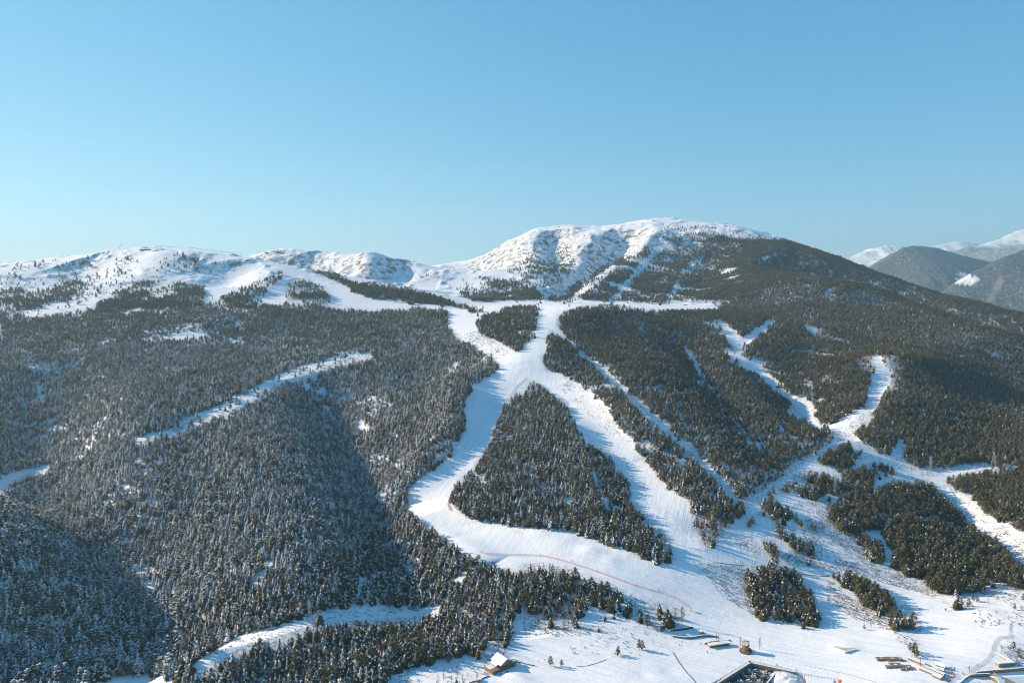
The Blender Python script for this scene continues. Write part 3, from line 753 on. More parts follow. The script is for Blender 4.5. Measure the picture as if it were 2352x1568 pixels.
def pick(snow_list, s):
    a = np.array(snow_list)
    return np.abs(a[None] - s[:, None] + rng.normal(0, .06, (len(s), len(a)))).argmin(1)
var = np.zeros(N, int)
k0 = kind == 0; var[k0] = pick(SN, sv[k0]); k1 = kind == 1; var[k1] = pick(PN, sv[k1]); var[kind == 2] = rng.integers(0, 4, (kind == 2).sum())

# hand-placed single trees (picture foot point, height in metres, kind)
SINGLE = [(983,1518,9.,1),(1030,1520,6.5,1),(1420,1502,8.,1),(1468,1490,9.5,1),(1345,1500,0,1),(936,1470,10,0),(1260,1527,0,1),(1265,1529,9,1),(1290,1529,6,1),(1418,1505,7,1),(1475,1492,9,1),(1098,1510,9,0),
          (1265,1440,11,0),(1390,1425,6,0),(1410,1420,5,0),(1375,1450,5,0),(2100,1502,10,1),(2106,1510,8,1),(2090,1495,8,1),(2225,1392,8,1),(2200,1397,6,1),(2270,1385,6,2),(2235,1380,7,1),(2245,1382,7,1),(2172,1402,3,1),(1990,1382,9,1),
          (2000,1440,8,2),(1985,1430,6,2),(1985,1445,5,1),(2050,1395,8,1),(1500,1480,6,2),(1650,1480,9,2),(1645,1472,8,2),(1700,1490,12,2),(1745,1490,12,2),(2328,1490,7,1),(2340,1510,7,1),(2300,1500,6,2),(1170,1525,6,2),(1150,1535,6,2),(1040,1545,6,2),(1020,1550,7,2),(2045,1440,9,1),(2330,1400,7,1),
          (1760,1420,0,0),(1845,1442,7,0),(2350,1380,8,1),(2300,1365,6,2)]
sx, sy, shh, sk = [], [], [], []
for px, py, h, k in SINGLE:
    if h <= 0: continue
    x, y = march(px, py, HT, 400, 3000); sx.append(x); sy.append(y); shh.append(h); sk.append(k)
TX = np.concatenate([tx[SEL], sx]); TY = np.concatenate([ty[SEL], sy]); TH = np.concatenate([th[SEL], shh]); TK = np.concatenate([kind[SEL], sk]).astype(int)
TV = np.concatenate([var[SEL], [(7, 5, random.randrange(4))[k] for k in sk]]).astype(int)
TZ = ground_z(TX, TY) - .15
single = np.arange(len(TX)) >= len(SEL)
rotv = rng.uniform(0, 6.283, len(TX)); wid = rng.uniform(.9, 1.3, len(TX))
# the 300 (bare trees 200) that show largest become things of their own, the rest one wood per kind
qx, qy = project(TX, TY, TZ + TH * .5)
inside = (qx > 5) & (qx < 2347) & (qy < 1560) & (qy > 500)
size = TH / np.hypot(TY, TX)
def visible(x, y, z):
    """nothing of the ground between the point and the camera"""
    ok = np.ones(len(x), bool)
    for t in np.linspace(.55, .985, 30):
        ok &= grid_h(HT, x * t, np.maximum(y * t, 95)) < CAM_H + (z - CAM_H) * t + 2
    return ok
PLACES = [  # picture boxes -> where a tree stands, in words; each split again into thirds
 (0, 1140, 1500, 1600, 'in the bottom edge wood left of the chalet'),
 (0, 430, 1380, 1600, 'in the shaded lower left corner forest'),
 (0, 1060, 1400, 1600, 'below the power line clearing'),
 (0, 1180, 1180, 1600, 'between the clearing and the main run'),
 (0, 1180, 0, 1600, 'on the flank left of the main run'),
 (1180, 1600, 1280, 1600, 'in the grove below the long net'),
 (1180, 1600, 0, 1300, 'on the triangular knoll between the runs'),
 (1690, 1905, 1280, 1600, 'in the oval wood above the round tower'),
 (1900, 2140, 1290, 1460, 'in the narrow wood beside the right run'),
 (1180, 1720, 0, 1600, 'on the spur where the runs meet'),
 (1180, 1900, 1100, 1600, 'in the small groves beside the junction'),
 (1850, 2352, 1120, 1600, 'in the big dark wood at the right'),
 (0, 2352, 0, 1600, 'on the wooded slope right of centre')]
def place_of(x, y):
    for x0, x1, y0, y1, w in PLACES:
        if x0 <= x <= x1 and y0 <= y <= y1:
            f = (x - x0) / (x1 - x0)
            return w + (', left part' if f < .33 else ', middle part' if f < .66 else ', right part')
LBL = {0: 'dark spruce', 1: 'olive pine', 2: 'leafless brown tree'}
CAT = {0: 'spruce', 1: 'pine', 2: 'bare tree'}
NM = {0: 'spruce_tree', 1: 'pine_tree', 2: 'bare_tree'}
CAPS = {0: 300, 1: 300, 2: 200}
solo = np.zeros(len(TX), bool)
SINGLE_LBL = {}
for k in range(3):
    c = np.nonzero((TK == k) & inside)[0]
    c = c[np.argsort(-(size[c] + single[c] * 9))][:2200]
    v = visible(TX[c], TY[c], TZ[c] + TH[c] * .8)
    c = c[v][:CAPS[k]]
    solo[c] = True
    for i in c:
        e = D.objects.new(NM[k], None); e.empty_display_size = 1
        e.location = (TX[i], TY[i], TZ[i]); e.rotation_euler = (0, 0, rotv[i]); e.scale = (TH[i] * wid[i], TH[i] * wid[i], TH[i])
        col.objects.link(e)
        place = place_of(qx[i], qy[i]); hc = 'tall ' if TH[i] > 13 else 'short ' if TH[i] < 9 else ''
        w_ = LBL[k] if k == 2 else LBL[k] + ('' if (SN if k == 0 else PN)[TV[i]] < .4 else ' under snow')
        if single[i]:
            e['label'] = f'single {LBL[k]} ' + ('on the open snow beside the wooden chalet' if qx[i] < 1180 else 'on the open snow of the lower slopes' if qx[i] < 1900 else 'on the snowy bank at the lower right')
        else:
            e['label'] = hc + w_ + ' ' + place
        e['category'] = CAT[k]; e['group'] = e['label'].replace('single ', 'single trees: ')
        mt, mc, ms, _ = KINDS[NM[k]][0][TV[i]]
        for nm, m in (('trunk', mt), ('crown', mc)):
            o = D.objects.new(nm, m); col.objects.link(o); o.parent = e
            if nm == 'crown' and ms is not None:
                q = D.objects.new('snow_cover', ms); col.objects.link(q); q.parent = o
def scatter(name, variants_, mats, X, Y, Z, SX, SZ, RT, VI, label=None, cat=None, group=None):
    """one wood as one object: a point per plant, instanced by geometry nodes"""
    c = D.collections.new(name + '_shapes')
    for j, parts in enumerate(variants_):
        b = Buf()
        for mi, p in enumerate(parts):
            q = Buf(); q.v, q.f, q.m = p.v, p.f, [mi] * len(p.f); add(b, q)
        o = D.objects.new('%s_shape_%02d' % (name, j), b.mesh(name + '_shape', mats)); c.objects.link(o)
    me = D.meshes.new(name); me.vertices.add(len(X)); me.vertices.foreach_set('co', np.stack([X, Y, Z], -1).astype(np.float32).ravel())
    a = me.attributes.new('scl', 'FLOAT_VECTOR', 'POINT'); a.data.foreach_set('vector', np.stack([SX, SX, SZ], -1).astype(np.float32).ravel())
    a = me.attributes.new('rot', 'FLOAT_VECTOR', 'POINT'); a.data.foreach_set('vector', np.stack([RT*0, RT*0, RT], -1).astype(np.float32).ravel())
    a = me.attributes.new('vi', 'INT', 'POINT'); a.data.foreach_set('value', VI.astype(np.int32))
    o = D.objects.new(name, me); col.objects.link(o)
    ng = D.node_groups.new(name + '_planting', 'GeometryNodeTree')
    ng.interface.new_socket('Geometry', in_out='INPUT', socket_type='NodeSocketGeometry'); ng.interface.new_socket('Geometry', in_out='OUTPUT', socket_type='NodeSocketGeometry')
    gi = ng.nodes.new('NodeGroupInput'); go = ng.nodes.new('NodeGroupOutput')
    ci = ng.nodes.new('GeometryNodeCollectionInfo'); ci.inputs['Collection'].default_value = c; ci.inputs['Separate Children'].default_value = True; ci.inputs['Reset Children'].default_value = True
    ip = ng.nodes.new('GeometryNodeInstanceOnPoints'); ip.inputs['Pick Instance'].default_value = True
    def at(nm, ty_):
        q = ng.nodes.new('GeometryNodeInputNamedAttribute'); q.data_type = ty_; q.inputs['Name'].default_value = nm; return q.outputs[0]
    ng.links.new(gi.outputs[0], ip.inputs['Points']); ng.links.new(ci.outputs[0], ip.inputs['Instance'])
    ng.links.new(at('vi', 'INT'), ip.inputs['Instance Index'])
    ng.links.new(at('rot', 'FLOAT_VECTOR'), ip.inputs['Rotation']); ng.links.new(at('scl', 'FLOAT_VECTOR'), ip.inputs['Scale'])
    ng.links.new(ip.outputs[0], go.inputs[0])
    md = o.modifiers.new('planting', 'NODES'); md.node_group = ng
    tag(o, label, cat, group, 'stuff'); return o
rest = ~solo
for k, nm, lb, ct in ((0, 'spruce_forest', 'snow laden spruce forest covering the left hand slopes', 'forest'), (1, 'pine_forest', 'dense pine forest over the right hand slopes and scattered pines high up', 'forest'), (2, 'bare_woodland', 'thin leafless brown trees mixed along the edges of the woods', 'woodland')):
    m = rest & (TK == k)
    kv, cm = KINDS[NM[k]]
    scatter(nm, [v[3] for v in kv], [M_bark, cm, M_tsnow], TX[m], TY[m], TZ[m], TH[m] * wid[m], TH[m], rotv[m], TV[m], lb, ct)
# low scrub
gx, gy = [], []
for y0, y1, s in ((480, 800, 2.2), (800, 1700, 3.6), (1700, 4000, 13.)):
    a, b = lattice(y0, y1, s); gx.append(a); gy.append(b)
gx = np.concatenate(gx); gy = np.concatenate(gy); gz = ground_z(gx, gy)
q1, q2 = project(gx, gy, gz)
pr = look('scrub', q1, q2) * (look('dens', q1, q2) < .7) * np.clip(.8 + 1.8 * fbm(gx, gy, 25, 3, 77), 0, 1)
m = rng.random(len(gx)) < pr
gx, gy, gz = gx[m], gy[m], gz[m]; n = len(gx); print('scrub', n)
sc_ = rng.uniform(.6, 1.8, n) * np.interp(gy, [600, 2500], [1, 2.2])
kv, cm = KINDS['low_shrub']
scatter('scrub', [v[3] for v in kv], [M_bark, cm, M_tsnow], gx, gy, gz, sc_, sc_ * rng.uniform(.6, 1.2, n), rng.uniform(0, 6, n), rng.integers(0, 3, n), 'low brown scrub poking out of the snow', 'scrub')
print('plants', time.time() - T0)
# ------------------------------------------------------------------ far mountains (each a real relief with its own distance)
g = NT('distant_forest_slope')
fn = g.ramp(g.noise(.045, 8, .8), [(.40, (.025, .038, .042)), (.52, (.04, .052, .052)), (.66, (.36, .41, .48))])
big = g.attr('clear')
g.l(g.mix(g.attr('rock'), g.mix(big, fn, (.82, .84, .88)), (.30, .24, .19)), g.b.inputs['Base Color']); g.b.inputs['Roughness'].default_value = .9
g.bump(g.noise(.03, 8, .7), 18, 1)
M_farwood = g.m
g = NT('distant_snow_slope')
sn = g.ramp(g.noise(.006, 10, .72), [(.42, (.85, .86, .88)), (.60, (.82, .84, .87)), (.68, (.20, .20, .21))])
wd = g.ramp(g.noise(.01, 8, .7), [(.4, (.07, .08, .07)), (.7, (.35, .38, .42))])
g.l(g.mix(g.attr('wood'), sn, wd), g.b.inputs['Base Color']); g.b.inputs['Roughness'].default_value = .8
g.bump(g.noise(.008, 10, .65), 40, .8)
M_farsnow = g.m
def relief(name, crest, Y, depth_front, depth_back, base_z, mat, amp, wl, seed, woodline=None, shade=0):
    """a mountain: crest line given as picture points at distance Y; flanks fall to base_z in front and behind"""
    cr = np.array([pt(px, py, Y + dy) for px, py, dy in crest])
    nx_, ny_ = 260, 150
    xs = np.linspace(cr[0, 0], cr[-1, 0], nx_)
    zc = np.interp(xs, cr[:, 0], cr[:, 2]); yc = np.interp(xs, cr[:, 0], cr[:, 1])
    t = np.linspace(-1, 1, ny_)
    TT, XX = np.meshgrid(t, xs, indexing='ij')
    YY = yc[None] + np.where(TT < 0, TT * depth_front, TT * depth_back)
    fall = 1 - np.abs(TT) ** np.where(TT < 0, .9, 1.3)
    ZZ = base_z + (zc[None] - base_z) * fall
    env = np.clip(np.abs(TT) * 4, .22, 1)
    spur = fbm(XX + .25 * YY, YY * .35, wl, 6, seed, .55, True)
    ZZ = ZZ + amp * env * (spur - .1) + amp * .25 * fbm(XX, YY, wl * .3, 4, seed + 3) * env
    V_ = np.stack([XX, YY, ZZ], -1).reshape(-1, 3); i = np.arange(nx_ * ny_).reshape(ny_, nx_)
    F_ = np.stack([i[:-1, :-1], i[:-1, 1:], i[1:, 1:], i[1:, :-1]], -1).reshape(-1, 4)
    me_ = make_mesh_np(name, V_, F_, [mat], None, True)
    qx_, qy_ = project(XX, YY, ZZ)
    rockm = np.zeros(XX.shape, np.float32); clear = np.zeros(XX.shape, np.float32); wood_ = np.zeros(XX.shape, np.float32)
    if mat is M_farwood:
        d_, _ = seg_dist(qx_, qy_, [(2275, 690), (2290, 660), (2300, 640)])
        clear[:] = .0
        rockm = (np.clip(1 - d_ / 12, 0, 1) * (fbm(XX, YY + ZZ, 90, 4, 5) > -.25)).astype(np.float32)
        for (a, b, r1, r2) in ((2222, 644, 26, 8), (2212, 630, 16, 3)):
            e_ = ((qx_ - a) / r1) ** 2 + ((qy_ - b) / r2) ** 2 + 1.3 * fbm(XX, YY, 160, 4, 8)
            clear = np.maximum(clear, (e_ < .9).astype(np.float32))
    else:
        wood_ = smooth(woodline + 120, woodline - 120, ZZ + 260 * fbm(XX, YY, 700, 4, seed + 9)).astype(np.float32)
    for nm, arr in (('rock', rockm), ('clear', clear), ('wood', wood_)):
        a_ = me_.attributes.new(nm, 'FLOAT', 'POINT'); a_.data.foreach_set('value', arr.astype(np.float32).ravel())
    o = D.objects.new(name, me_); col.objects.link(o); tag(o, kind='structure'); return o
relief('wooded_hill', [(1800,720,0),(1900,660,0),(1990,625,0),(2040,596,0),(2075,573,0),(2100,568,0),(2140,572,0),(2200,585,0),(2260,597,0),(2330,612,0),(2500,650,0)], 8600, 2600, 2000, -900, M_farwood, 230, 1100, 2)
relief('wooded_ridge', [(2060,760,0),(2150,690,0),(2200,640,0),(2250,612,0),(2290,594,0),(2352,572,0),(2450,545,0),(2600,520,0),(2750,500,0)], 7200, 2200, 2000, -900, M_farwood, 220, 1000, 6)
relief('snowy_mountain', [(1700,650,0),(1900,612,0),(1945,603,0),(1965,590,0),(1985,581,0),(2010,577,0),(2035,568,0),(2062,566,0),(2090,571,0),(2120,585,0),(2200,610,0),(2400,640,0)], 17000, 4800, 3000, -900, M_farsnow, 560, 1700, 3, 850)
relief('snowy_mountain', [(1950,640,0),(2080,586,0),(2130,568,0),(2170,558,0),(2200,553,0),(2230,556,0),(2262,564,0),(2300,580,0),(2500,620,0)], 19000, 5200, 3000, -900, M_farsnow, 420, 1900, 5, 1150)
relief('snowy_mountain', [(2050,640,0),(2180,590,0),(2250,564,0),(2300,545,0),(2335,527,0),(2365,515,0),(2420,500,0),(2500,505,0),(2650,540,0),(2800,600,0)], 15500, 4800, 3000, -900, M_farsnow, 520, 1800, 7, 1150)
# ground under everything out to the horizon
b = Buf(); b.quad((-40000, -3000, -620), (40000, -3000, -620), (40000, 60000, -620), (-40000, 60000, -620))
o = b.obj('lowland', [M_farwood]); tag(o, kind='structure')
# air
hz = Buf(); hz.box(-30000, -1500, -1500, 30000, 24000, 1900)
hm = D.materials.new('air_haze'); hm.use_nodes = True; t_ = hm.node_tree; t_.nodes.clear()
vo = t_.nodes.new('ShaderNodeVolumePrincipled'); vo.inputs['Color'].default_value = (.50, .80, 1, 1); vo.inputs['Density'].default_value = HAZE = 5.2e-5; vo.inputs['Anisotropy'].default_value = .2
mo = t_.nodes.new('ShaderNodeOutputMaterial'); t_.links.new(vo.outputs[0], mo.inputs['Volume'])
o = hz.obj('haze', [hm]); tag(o, kind='stuff')

a_, b_ = Vector(pt(378/1.435, 834/1.435, 30000)), Vector(pt(401/1.435, 805/1.435, 30000)); bb = Buf(); bb.bar(a_, b_, 8, 26, n=8)
o = bb.obj('contrail', [M_tsnow]); tag(o, 'short white contrail in the blue sky above the far left ridge', 'contrail')
# ------------------------------------------------------------------ built things
def MAT(name, c, rough=.7, metal=0, **k):
    m = D.materials.get(name)
    if m: return m
    q = NT(name); q.b.inputs['Roughness'].default_value = rough; q.b.inputs['Metallic'].default_value = metal; q.b.inputs['Specular IOR Level'].default_value = .3
    f = q.noise(k.get('scale', 1.2), 5, .65); v = k.get('var', .25)
    q.l(q.ramp(f, [(.3, [x * (1 - v) for x in c]), (.7, [min(1, x * (1 + v)) for x in c])]), q.b.inputs['Base Color'])
    return q.m
m_wood = MAT('weathered_boards', (.26, .15, .08), .8, scale=3)
m_wood2 = MAT('orange_boards', (.46, .19, .055), .7, scale=2.5)
m_grey = MAT('grey_boards', (.24, .20, .16), .85, scale=3)
m_stone = MAT('rubble_stone', (.21, .17, .13), .9, scale=1.6, var=.5)
m_roofsnow = MAT('roof_snow', (.84, .85, .88), .7, scale=.5, var=.04)
m_steel = MAT('galvanised_steel', (.42, .47, .48), .5, .4, scale=1, var=.1)
m_dark = MAT('dark_metal', (.05, .055, .06), .5, .2)
m_asph = MAT('wet_asphalt', (.20, .185, .165), .7, scale=.25, var=.35)
m_glass = MAT('dark_glass', (.02, .025, .03), .15, var=.1)
m_tyre = MAT('tyre_rubber', (.02, .02, .02), .8)
m_yel = MAT('yellow_paint', (.62, .60, .08), .5, var=.1)
m_red = MAT('red_paint', (.55, .05, .03), .5, var=.1)
m_blue = MAT('blue_paint', (.05, .25, .50), .5, var=.15)
m_white = MAT('white_paint', (.8, .8, .8), .5, var=.05)
m_rock = MAT('bare_rock', (.17, .15, .13), .9, var=.5)
m_slate = MAT('slate_roof', (.13, .14, .14), .7, var=.3)
def thing(name, label, cat, loc, rz=0, group=None):
    o = D.objects.new(name, None); o.empty_display_size = 2; o.location = loc; o.rotation_euler = (0, 0, rz); col.objects.link(o)
    tag(o, label, cat, group); return o
def part(name, bf, mats, parent, sm=False):
    if not isinstance(mats, (list, tuple)): mats = [mats]
    return bf.obj(name, mats, parent, sm)
def copy_tree(o, parent=None):
    c = o.copy(); col.objects.link(c); c.parent = parent
    for ch in list(o.children): copy_tree(ch, c)
    return c
def box(*a, m=0):
    b = Buf(); b.box(*a, m=m); return b
def gz1(x, y): return float(grid_h(HT, np.array([x]), np.array([y]))[0])
def prism(bf, prof, y0, y1, m=0):
    """profile in xz pulled along y"""
    k = len(bf.v); n = len(prof)
    bf.v += [(x, y0, z) for x, z in prof] + [(x, y1, z) for x, z in prof]
    for i in range(n):
        j = (i + 1) % n; bf.f.append((k+i, k+j, k+n+j, k+n+i)); bf.m.append(m)
    bf.f.append(tuple(k + i for i in range(n))[::-1]); bf.m.append(m); bf.f.append(tuple(k + n + i for i in range(n))); bf.m.append(m)
def gable_house(root, L, Wd, hw, hr, z0, wall_m, over=.7, snow=.4):
    """ridge along local y; parts wall, roof > snow_cover"""
    b = Buf(); prism(b, [(-Wd/2, z0), (Wd/2, z0), (Wd/2, z0+hw), (0, z0+hr), (-Wd/2, z0+hw)], -L/2, L/2); part('wall', b, wall_m, root)
    s = (hr - hw) / (Wd / 2); xo = Wd/2 + over; ze = z0 + hw - s * over
    b = Buf(); prism(b, [(-xo, ze), (-xo, ze+.18), (0, z0+hr+.22), (xo, ze+.18), (xo, ze), (0, z0+hr+.03)], -L/2-over, L/2+over); rf = part('roof', b, m_wood, root)
    xo -= .12
    b = Buf(); prism(b, [(-xo, ze+.19), (-xo+.1, ze+.19+snow), (0, z0+hr+.26+snow), (xo-.1, ze+.19+snow), (xo, ze+.19), (0, z0+hr+.23)], -L/2-over+.12, L/2+over-.12); part('snow_cover', b, m_roofsnow, rf)
    return rf
# ---- wooden chalet
c = foot(1655, 2193); rz = math.atan2(.62, .785)          # local x = gable width, local -y = towards the viewer
ch = thing('chalet', 'wooden chalet with a steep snowy roof standing alone at the bottom centre', 'chalet', c, rz)
GR = 0
part('plinth', box(-14.2, -6.6, -3.5, 8.6, 5.2, 2.0), m_wood, ch)
gable_house(ch, 11.5, 11, 3.1, 6.0, 2.0, m_wood, .9)
part('terrace_floor', box(-14.0, -6.4, 2.003, -5.6, -.6, 2.12), m_grey, ch)
b = Buf(); b.box(-13.2, -1.2, 2.003, -6, 4.8, 2.2); part('terrace_snow', b, m_roofsnow, ch)
for i, (x0, y0, x1, y1) in enumerate(((-14.2, -6.6, -5.7, -6.5), (-14.2, -6.5, -14.1, 4.8))):
    b = Buf(); b.box(x0, y0, 2.2, x1, y1, 3.0); part('railing', b, m_wood, ch)
b = Buf(); prism(b, [(-8.9, 4.0), (-8.9, 4.15), (-5.6, 4.75), (-5.6, 4.6)], -3.5, 4.6); lr = part('porch_roof', b, m_wood, ch)
b = Buf(); prism(b, [(-8.8, 4.16), (-8.8, 4.5), (-5.62, 5.1), (-5.62, 4.76)], -3.4, 4.5); part('snow_cover', b, m_roofsnow, lr)
for y in (-3.2, .5, 4.3):
    b = Buf(); b.bar((-8.6, y, 2.0), (-8.6, y, 4.1), .1); part('post', b, m_wood, ch)
part('annex', box(5.6, -6.2, 2.003, 9.8, -.8, 3.9), m_wood, ch)
part('annex_snow', box(5.5, -6.4, 3.905, 10.1, -.6, 4.35), m_roofsnow, ch)
b = Buf(); b.box(3.0, 2.4, 5.0, 4.2, 3.6, 8.3); b.box(2.85, 2.25, 8.3, 4.35, 3.75, 8.5); part('chimney', b, m_stone, ch)
for x in (-3.6, -1.2, 1.2, 3.6):
    w1 = part('window', box(x-.6, -5.79, 2.9, x+.6, -5.755, 4.3), m_glass, ch)
    part('frame', box(x-.7, -5.80, 4.31, x+.7, -5.76, 4.42), m_white, w1)
part('door', box(-.5, -5.79, 2.03, .5, -5.757, 2.85), m_dark, ch)
for x in (-4, 2.6): part('window', box(x-.8, -5.79, 4.5, x+.8, -5.757, 4.7), m_glass, ch)
for x in (-11, -6, -2, 3, 6):
    part('cellar_window', box(x-.7, -6.64, .2, x+.7, -6.605, 1.1), m_glass, ch)
for i, (px, py, k, lb) in enumerate(((1649, 2217, m_blue, 'blue covered snowmobile parked below the chalet plinth'), (1658, 2212, m_white, 'white covered snowmobile parked below the chalet plinth'), (1672, 2209, m_dark, 'dark snowmobile parked under the chalet annex'))):
    p = foot(px, py + 4); t = thing('snowmobile', lb, 'snowmobile', p, rz + .3)
    b = Buf(); prism(b, [(-1.4, .25), (-1.2, .75), (-.2, .8), (.3, 1.15), (.9, .7), (1.4, .45), (1.4, .25)], -.45, .45); part('body', b, k, t)
    b = Buf(); b.box(.4, -.6, 0, 1.6, -.45, .1); b.box(.4, .45, 0, 1.6, .6, .1); b.box(-1.3, -.25, 0, .2, .25, .25); part('skis_and_track', b, m_dark, t)
# low walls and rail fences that follow the ground
def low_wall(name, pts, h, w_, mats, label, cat, step=1.5, cap=True):
    W = [foot(*p) for p in pts]; P_ = []
    for a, b2 in zip(W, W[1:]):
        n_ = max(1, int((b2 - a).length / step))
        for i in range(n_): P_.append(a.lerp(b2, i / n_))
    P_.append(W[-1])
    bf, cp = Buf(), Buf()
    L_, R_ = [], []
    for i, p in enumerate(P_):
        d = (P_[min(i+1, len(P_)-1)] - P_[max(i-1, 0)]); d.z = 0; d.normalize(); nn = Vector((-d.y, d.x, 0))
        j = rr(-.12, .12)
        L_.append(p + nn * (w_/2 + j)); R_.append(p - nn * (w_/2 - j))
    def band(B_, zb, zt, grow):
        k = len(B_.v)
        for l, r in zip(L_, R_):
            g_ = gz1((l.x + r.x)/2, (l.y + r.y)/2); m_ = (l - r) * grow; hh_ = rr(-.1, .1) * h
            l2, r2 = l + m_, r - m_
            B_.v += [(l2.x, l2.y, g_ + zb), (r2.x, r2.y, g_ + zb), (r2.x, r2.y, g_ + zt + hh_ * (grow == 0)), (l2.x, l2.y, g_ + zt + hh_ * (grow == 0))]
        n_ = len(L_)
        for i in range(n_ - 1):
            a = k + i*4; c_ = a + 4
            for q in range(4): B_.f.append((a + q, a + (q+1) % 4, c_ + (q+1) % 4, c_ + q)); B_.m.append(0)
        B_.f.append((k+3, k+2, k+1, k)); B_.m.append(0); e_ = k + (n_-1)*4; B_.f.append((e_, e_+1, e_+2, e_+3)); B_.m.append(0)
    band(bf, -1, h, 0)
    t = thing(name, label, cat, (0, 0, 0)); part('wall_body', bf, mats, t)
    if cap: band(cp, h * 1.12, h * 1.12 + .22, .04); part('snow_cap', cp, m_roofsnow, t)
    return t
low_wall('stone_wall', [(1700,2180),(1720,2184),(1742,2190),(1762,2193)], .8, .5, m_wood, 'dark plank wall running right from the chalet', 'wall')
low_wall('stone_wall', [(1546,2249),(1570,2243),(1590,2235),(1612,2226)], .6, .4, m_wood, 'dark plank wall beside the small shed left of the chalet', 'wall')
low_wall('stone_wall', [(2216,2148),(2234,2176),(2248,2196),(2265,2218),(2282,2235),(2292,2249)], .4, .4, m_stone, 'tumbled dry stone wall crossing the meadow left of the car park', 'wall', cap=False)
low_wall('stone_wall', [(1900,2196),(1935,2193),(1970,2183),(2000,2172)], .25, .3, m_stone, 'half buried stone wall in the meadow right of the chalet', 'wall', cap=False)
low_wall('stone_wall', [(2217,2098),(2250,2103),(2285,2102),(2315,2097),(2340,2096),(2368,2101)], 1.3, .7, m_stone, 'curved grey stone wall in front of the flat snow arena', 'wall')
low_wall('retaining_wall', [(2211,2079),(2240,2076),(2284,2069)], 1.5, .6, m_dark, 'short dark retaining wall behind the flat snow arena', 'wall')
0 and low_wall('stone_wall', [(2880,2165),(2905,2150),(2925,2165),(2960,2195)], .4, .5, m_stone, 'low stone edge below the snowy hollow at the lower right', 'wall', cap=False)
p = foot(1578, 2243); t = thing('shed', 'small brown shed with a snowy flat roof left of the chalet', 'shed', p, .35)
part('wall', box(-1.9, -1.3, -.6, 1.9, 1.3, 1.7), m_wood, t); part('roof_snow', box(-2.1, -1.5, 1.705, 2.1, 1.5, 2.15), m_roofsnow, t); part('door', box(-.4, -1.33, 0, .4, -1.303, 1.5), m_dark, t)
p = foot(2313, 2086); t = thing('hut', 'tiny straw coloured hut beside a leafless tree above the stone wall', 'hut', p, .3)
b = Buf(); prism(b, [(-1.5, -.4), (1.5, -.4), (1.3, 1.4), (0, 2.4), (-1.3, 1.4)], -1.2, 1.2); part('wall', b, MAT('straw', (.34, .27, .12), .9), t)
b = Buf(); prism(b, [(-1.4, 1.45), (0, 2.45), (1.4, 1.45), (0, 2.75)], -1.1, 1.1); part('roof_snow', b, m_roofsnow, t)
# ---- round wooden tower
p = foot(2458, 2146); t = thing('round_tower', 'round orange wooden tower on a rough stone base', 'tower', p + Vector((0, 0, .3)))
b = Buf(); n_ = 14
for i in range(n_):
    a = i / n_ * 6.283; r_ = 4.3 * rr(.8, 1.15); s_ = rr(.7, 1.2)
    b.box(r_*math.cos(a)-s_, r_*math.sin(a)-s_, -1, r_*math.cos(a)+s_, r_*math.sin(a)+s_, rr(.6, 1.5))
part('boulder_base', b, m_rock, t)
def cyl(r0, r1, z0, z1, n=16, m=0, b=None, closed=True):
    b = b or Buf(); k = len(b.v)
    for r_, z in ((r0, z0), (r1, z1)):
        b.v += [(r_ * math.cos(i/n*6.2832), r_ * math.sin(i/n*6.2832), z) for i in range(n)]
    for i in range(n):
        j = (i+1) % n; b.f.append((k+i, k+j, k+n+j, k+n+i)); b.m.append(m)
    if closed:
        b.f.append(tuple(range(k, k+n))[::-1]); b.m.append(m); b.f.append(tuple(range(k+n, k+2*n))); b.m.append(m)
    return b
part('stone_foot', cyl(3.3, 3.1, -1, 2.0), m_stone, t); part('drum', cyl(2.5, 2.75, 2.0, 6.0, 12), m_wood2, t)
b = Buf()
for i in range(24):
    a = i / 24 * 6.283; b.bar((2.66*math.cos(a), 2.66*math.sin(a), 2.02), (2.88*math.cos(a), 2.88*math.sin(a), 6.2), .07)
part('battens', b, m_wood, t)
part('deck_snow', cyl(2.5, 2.5, 6.02, 6.2), m_roofsnow, t)
b = Buf()
for i in range(8):
    a = i / 8 * 6.283; b.bar((2.6*math.cos(a), 2.6*math.sin(a), 6.0), (2.6*math.cos(a), 2.6*math.sin(a), 8.0), .12); b.bar((2.7*math.cos(a), 2.7*math.sin(a), 8.0), (0, 0, 9.1), .12)
part('roof_frame', b, m_wood, t)
b = Buf()
for i in range(12):
    a0, a1 = i / 12 * 6.283, (i + 1) / 12 * 6.283
    if 3.6 < (a0 + a1) / 2 < 5.9: continue
    b.tri((2.95*math.cos(a0), 2.95*math.sin(a0), 8.0), (2.95*math.cos(a1), 2.95*math.sin(a1), 8.0), (0, 0, 9.25)); b.tri((2.95*math.cos(a1), 2.95*math.sin(a1), 7.9), (2.95*math.cos(a0), 2.95*math.sin(a0), 7.9), (0, 0, 9.1))
part('roof', b, m_grey, t)
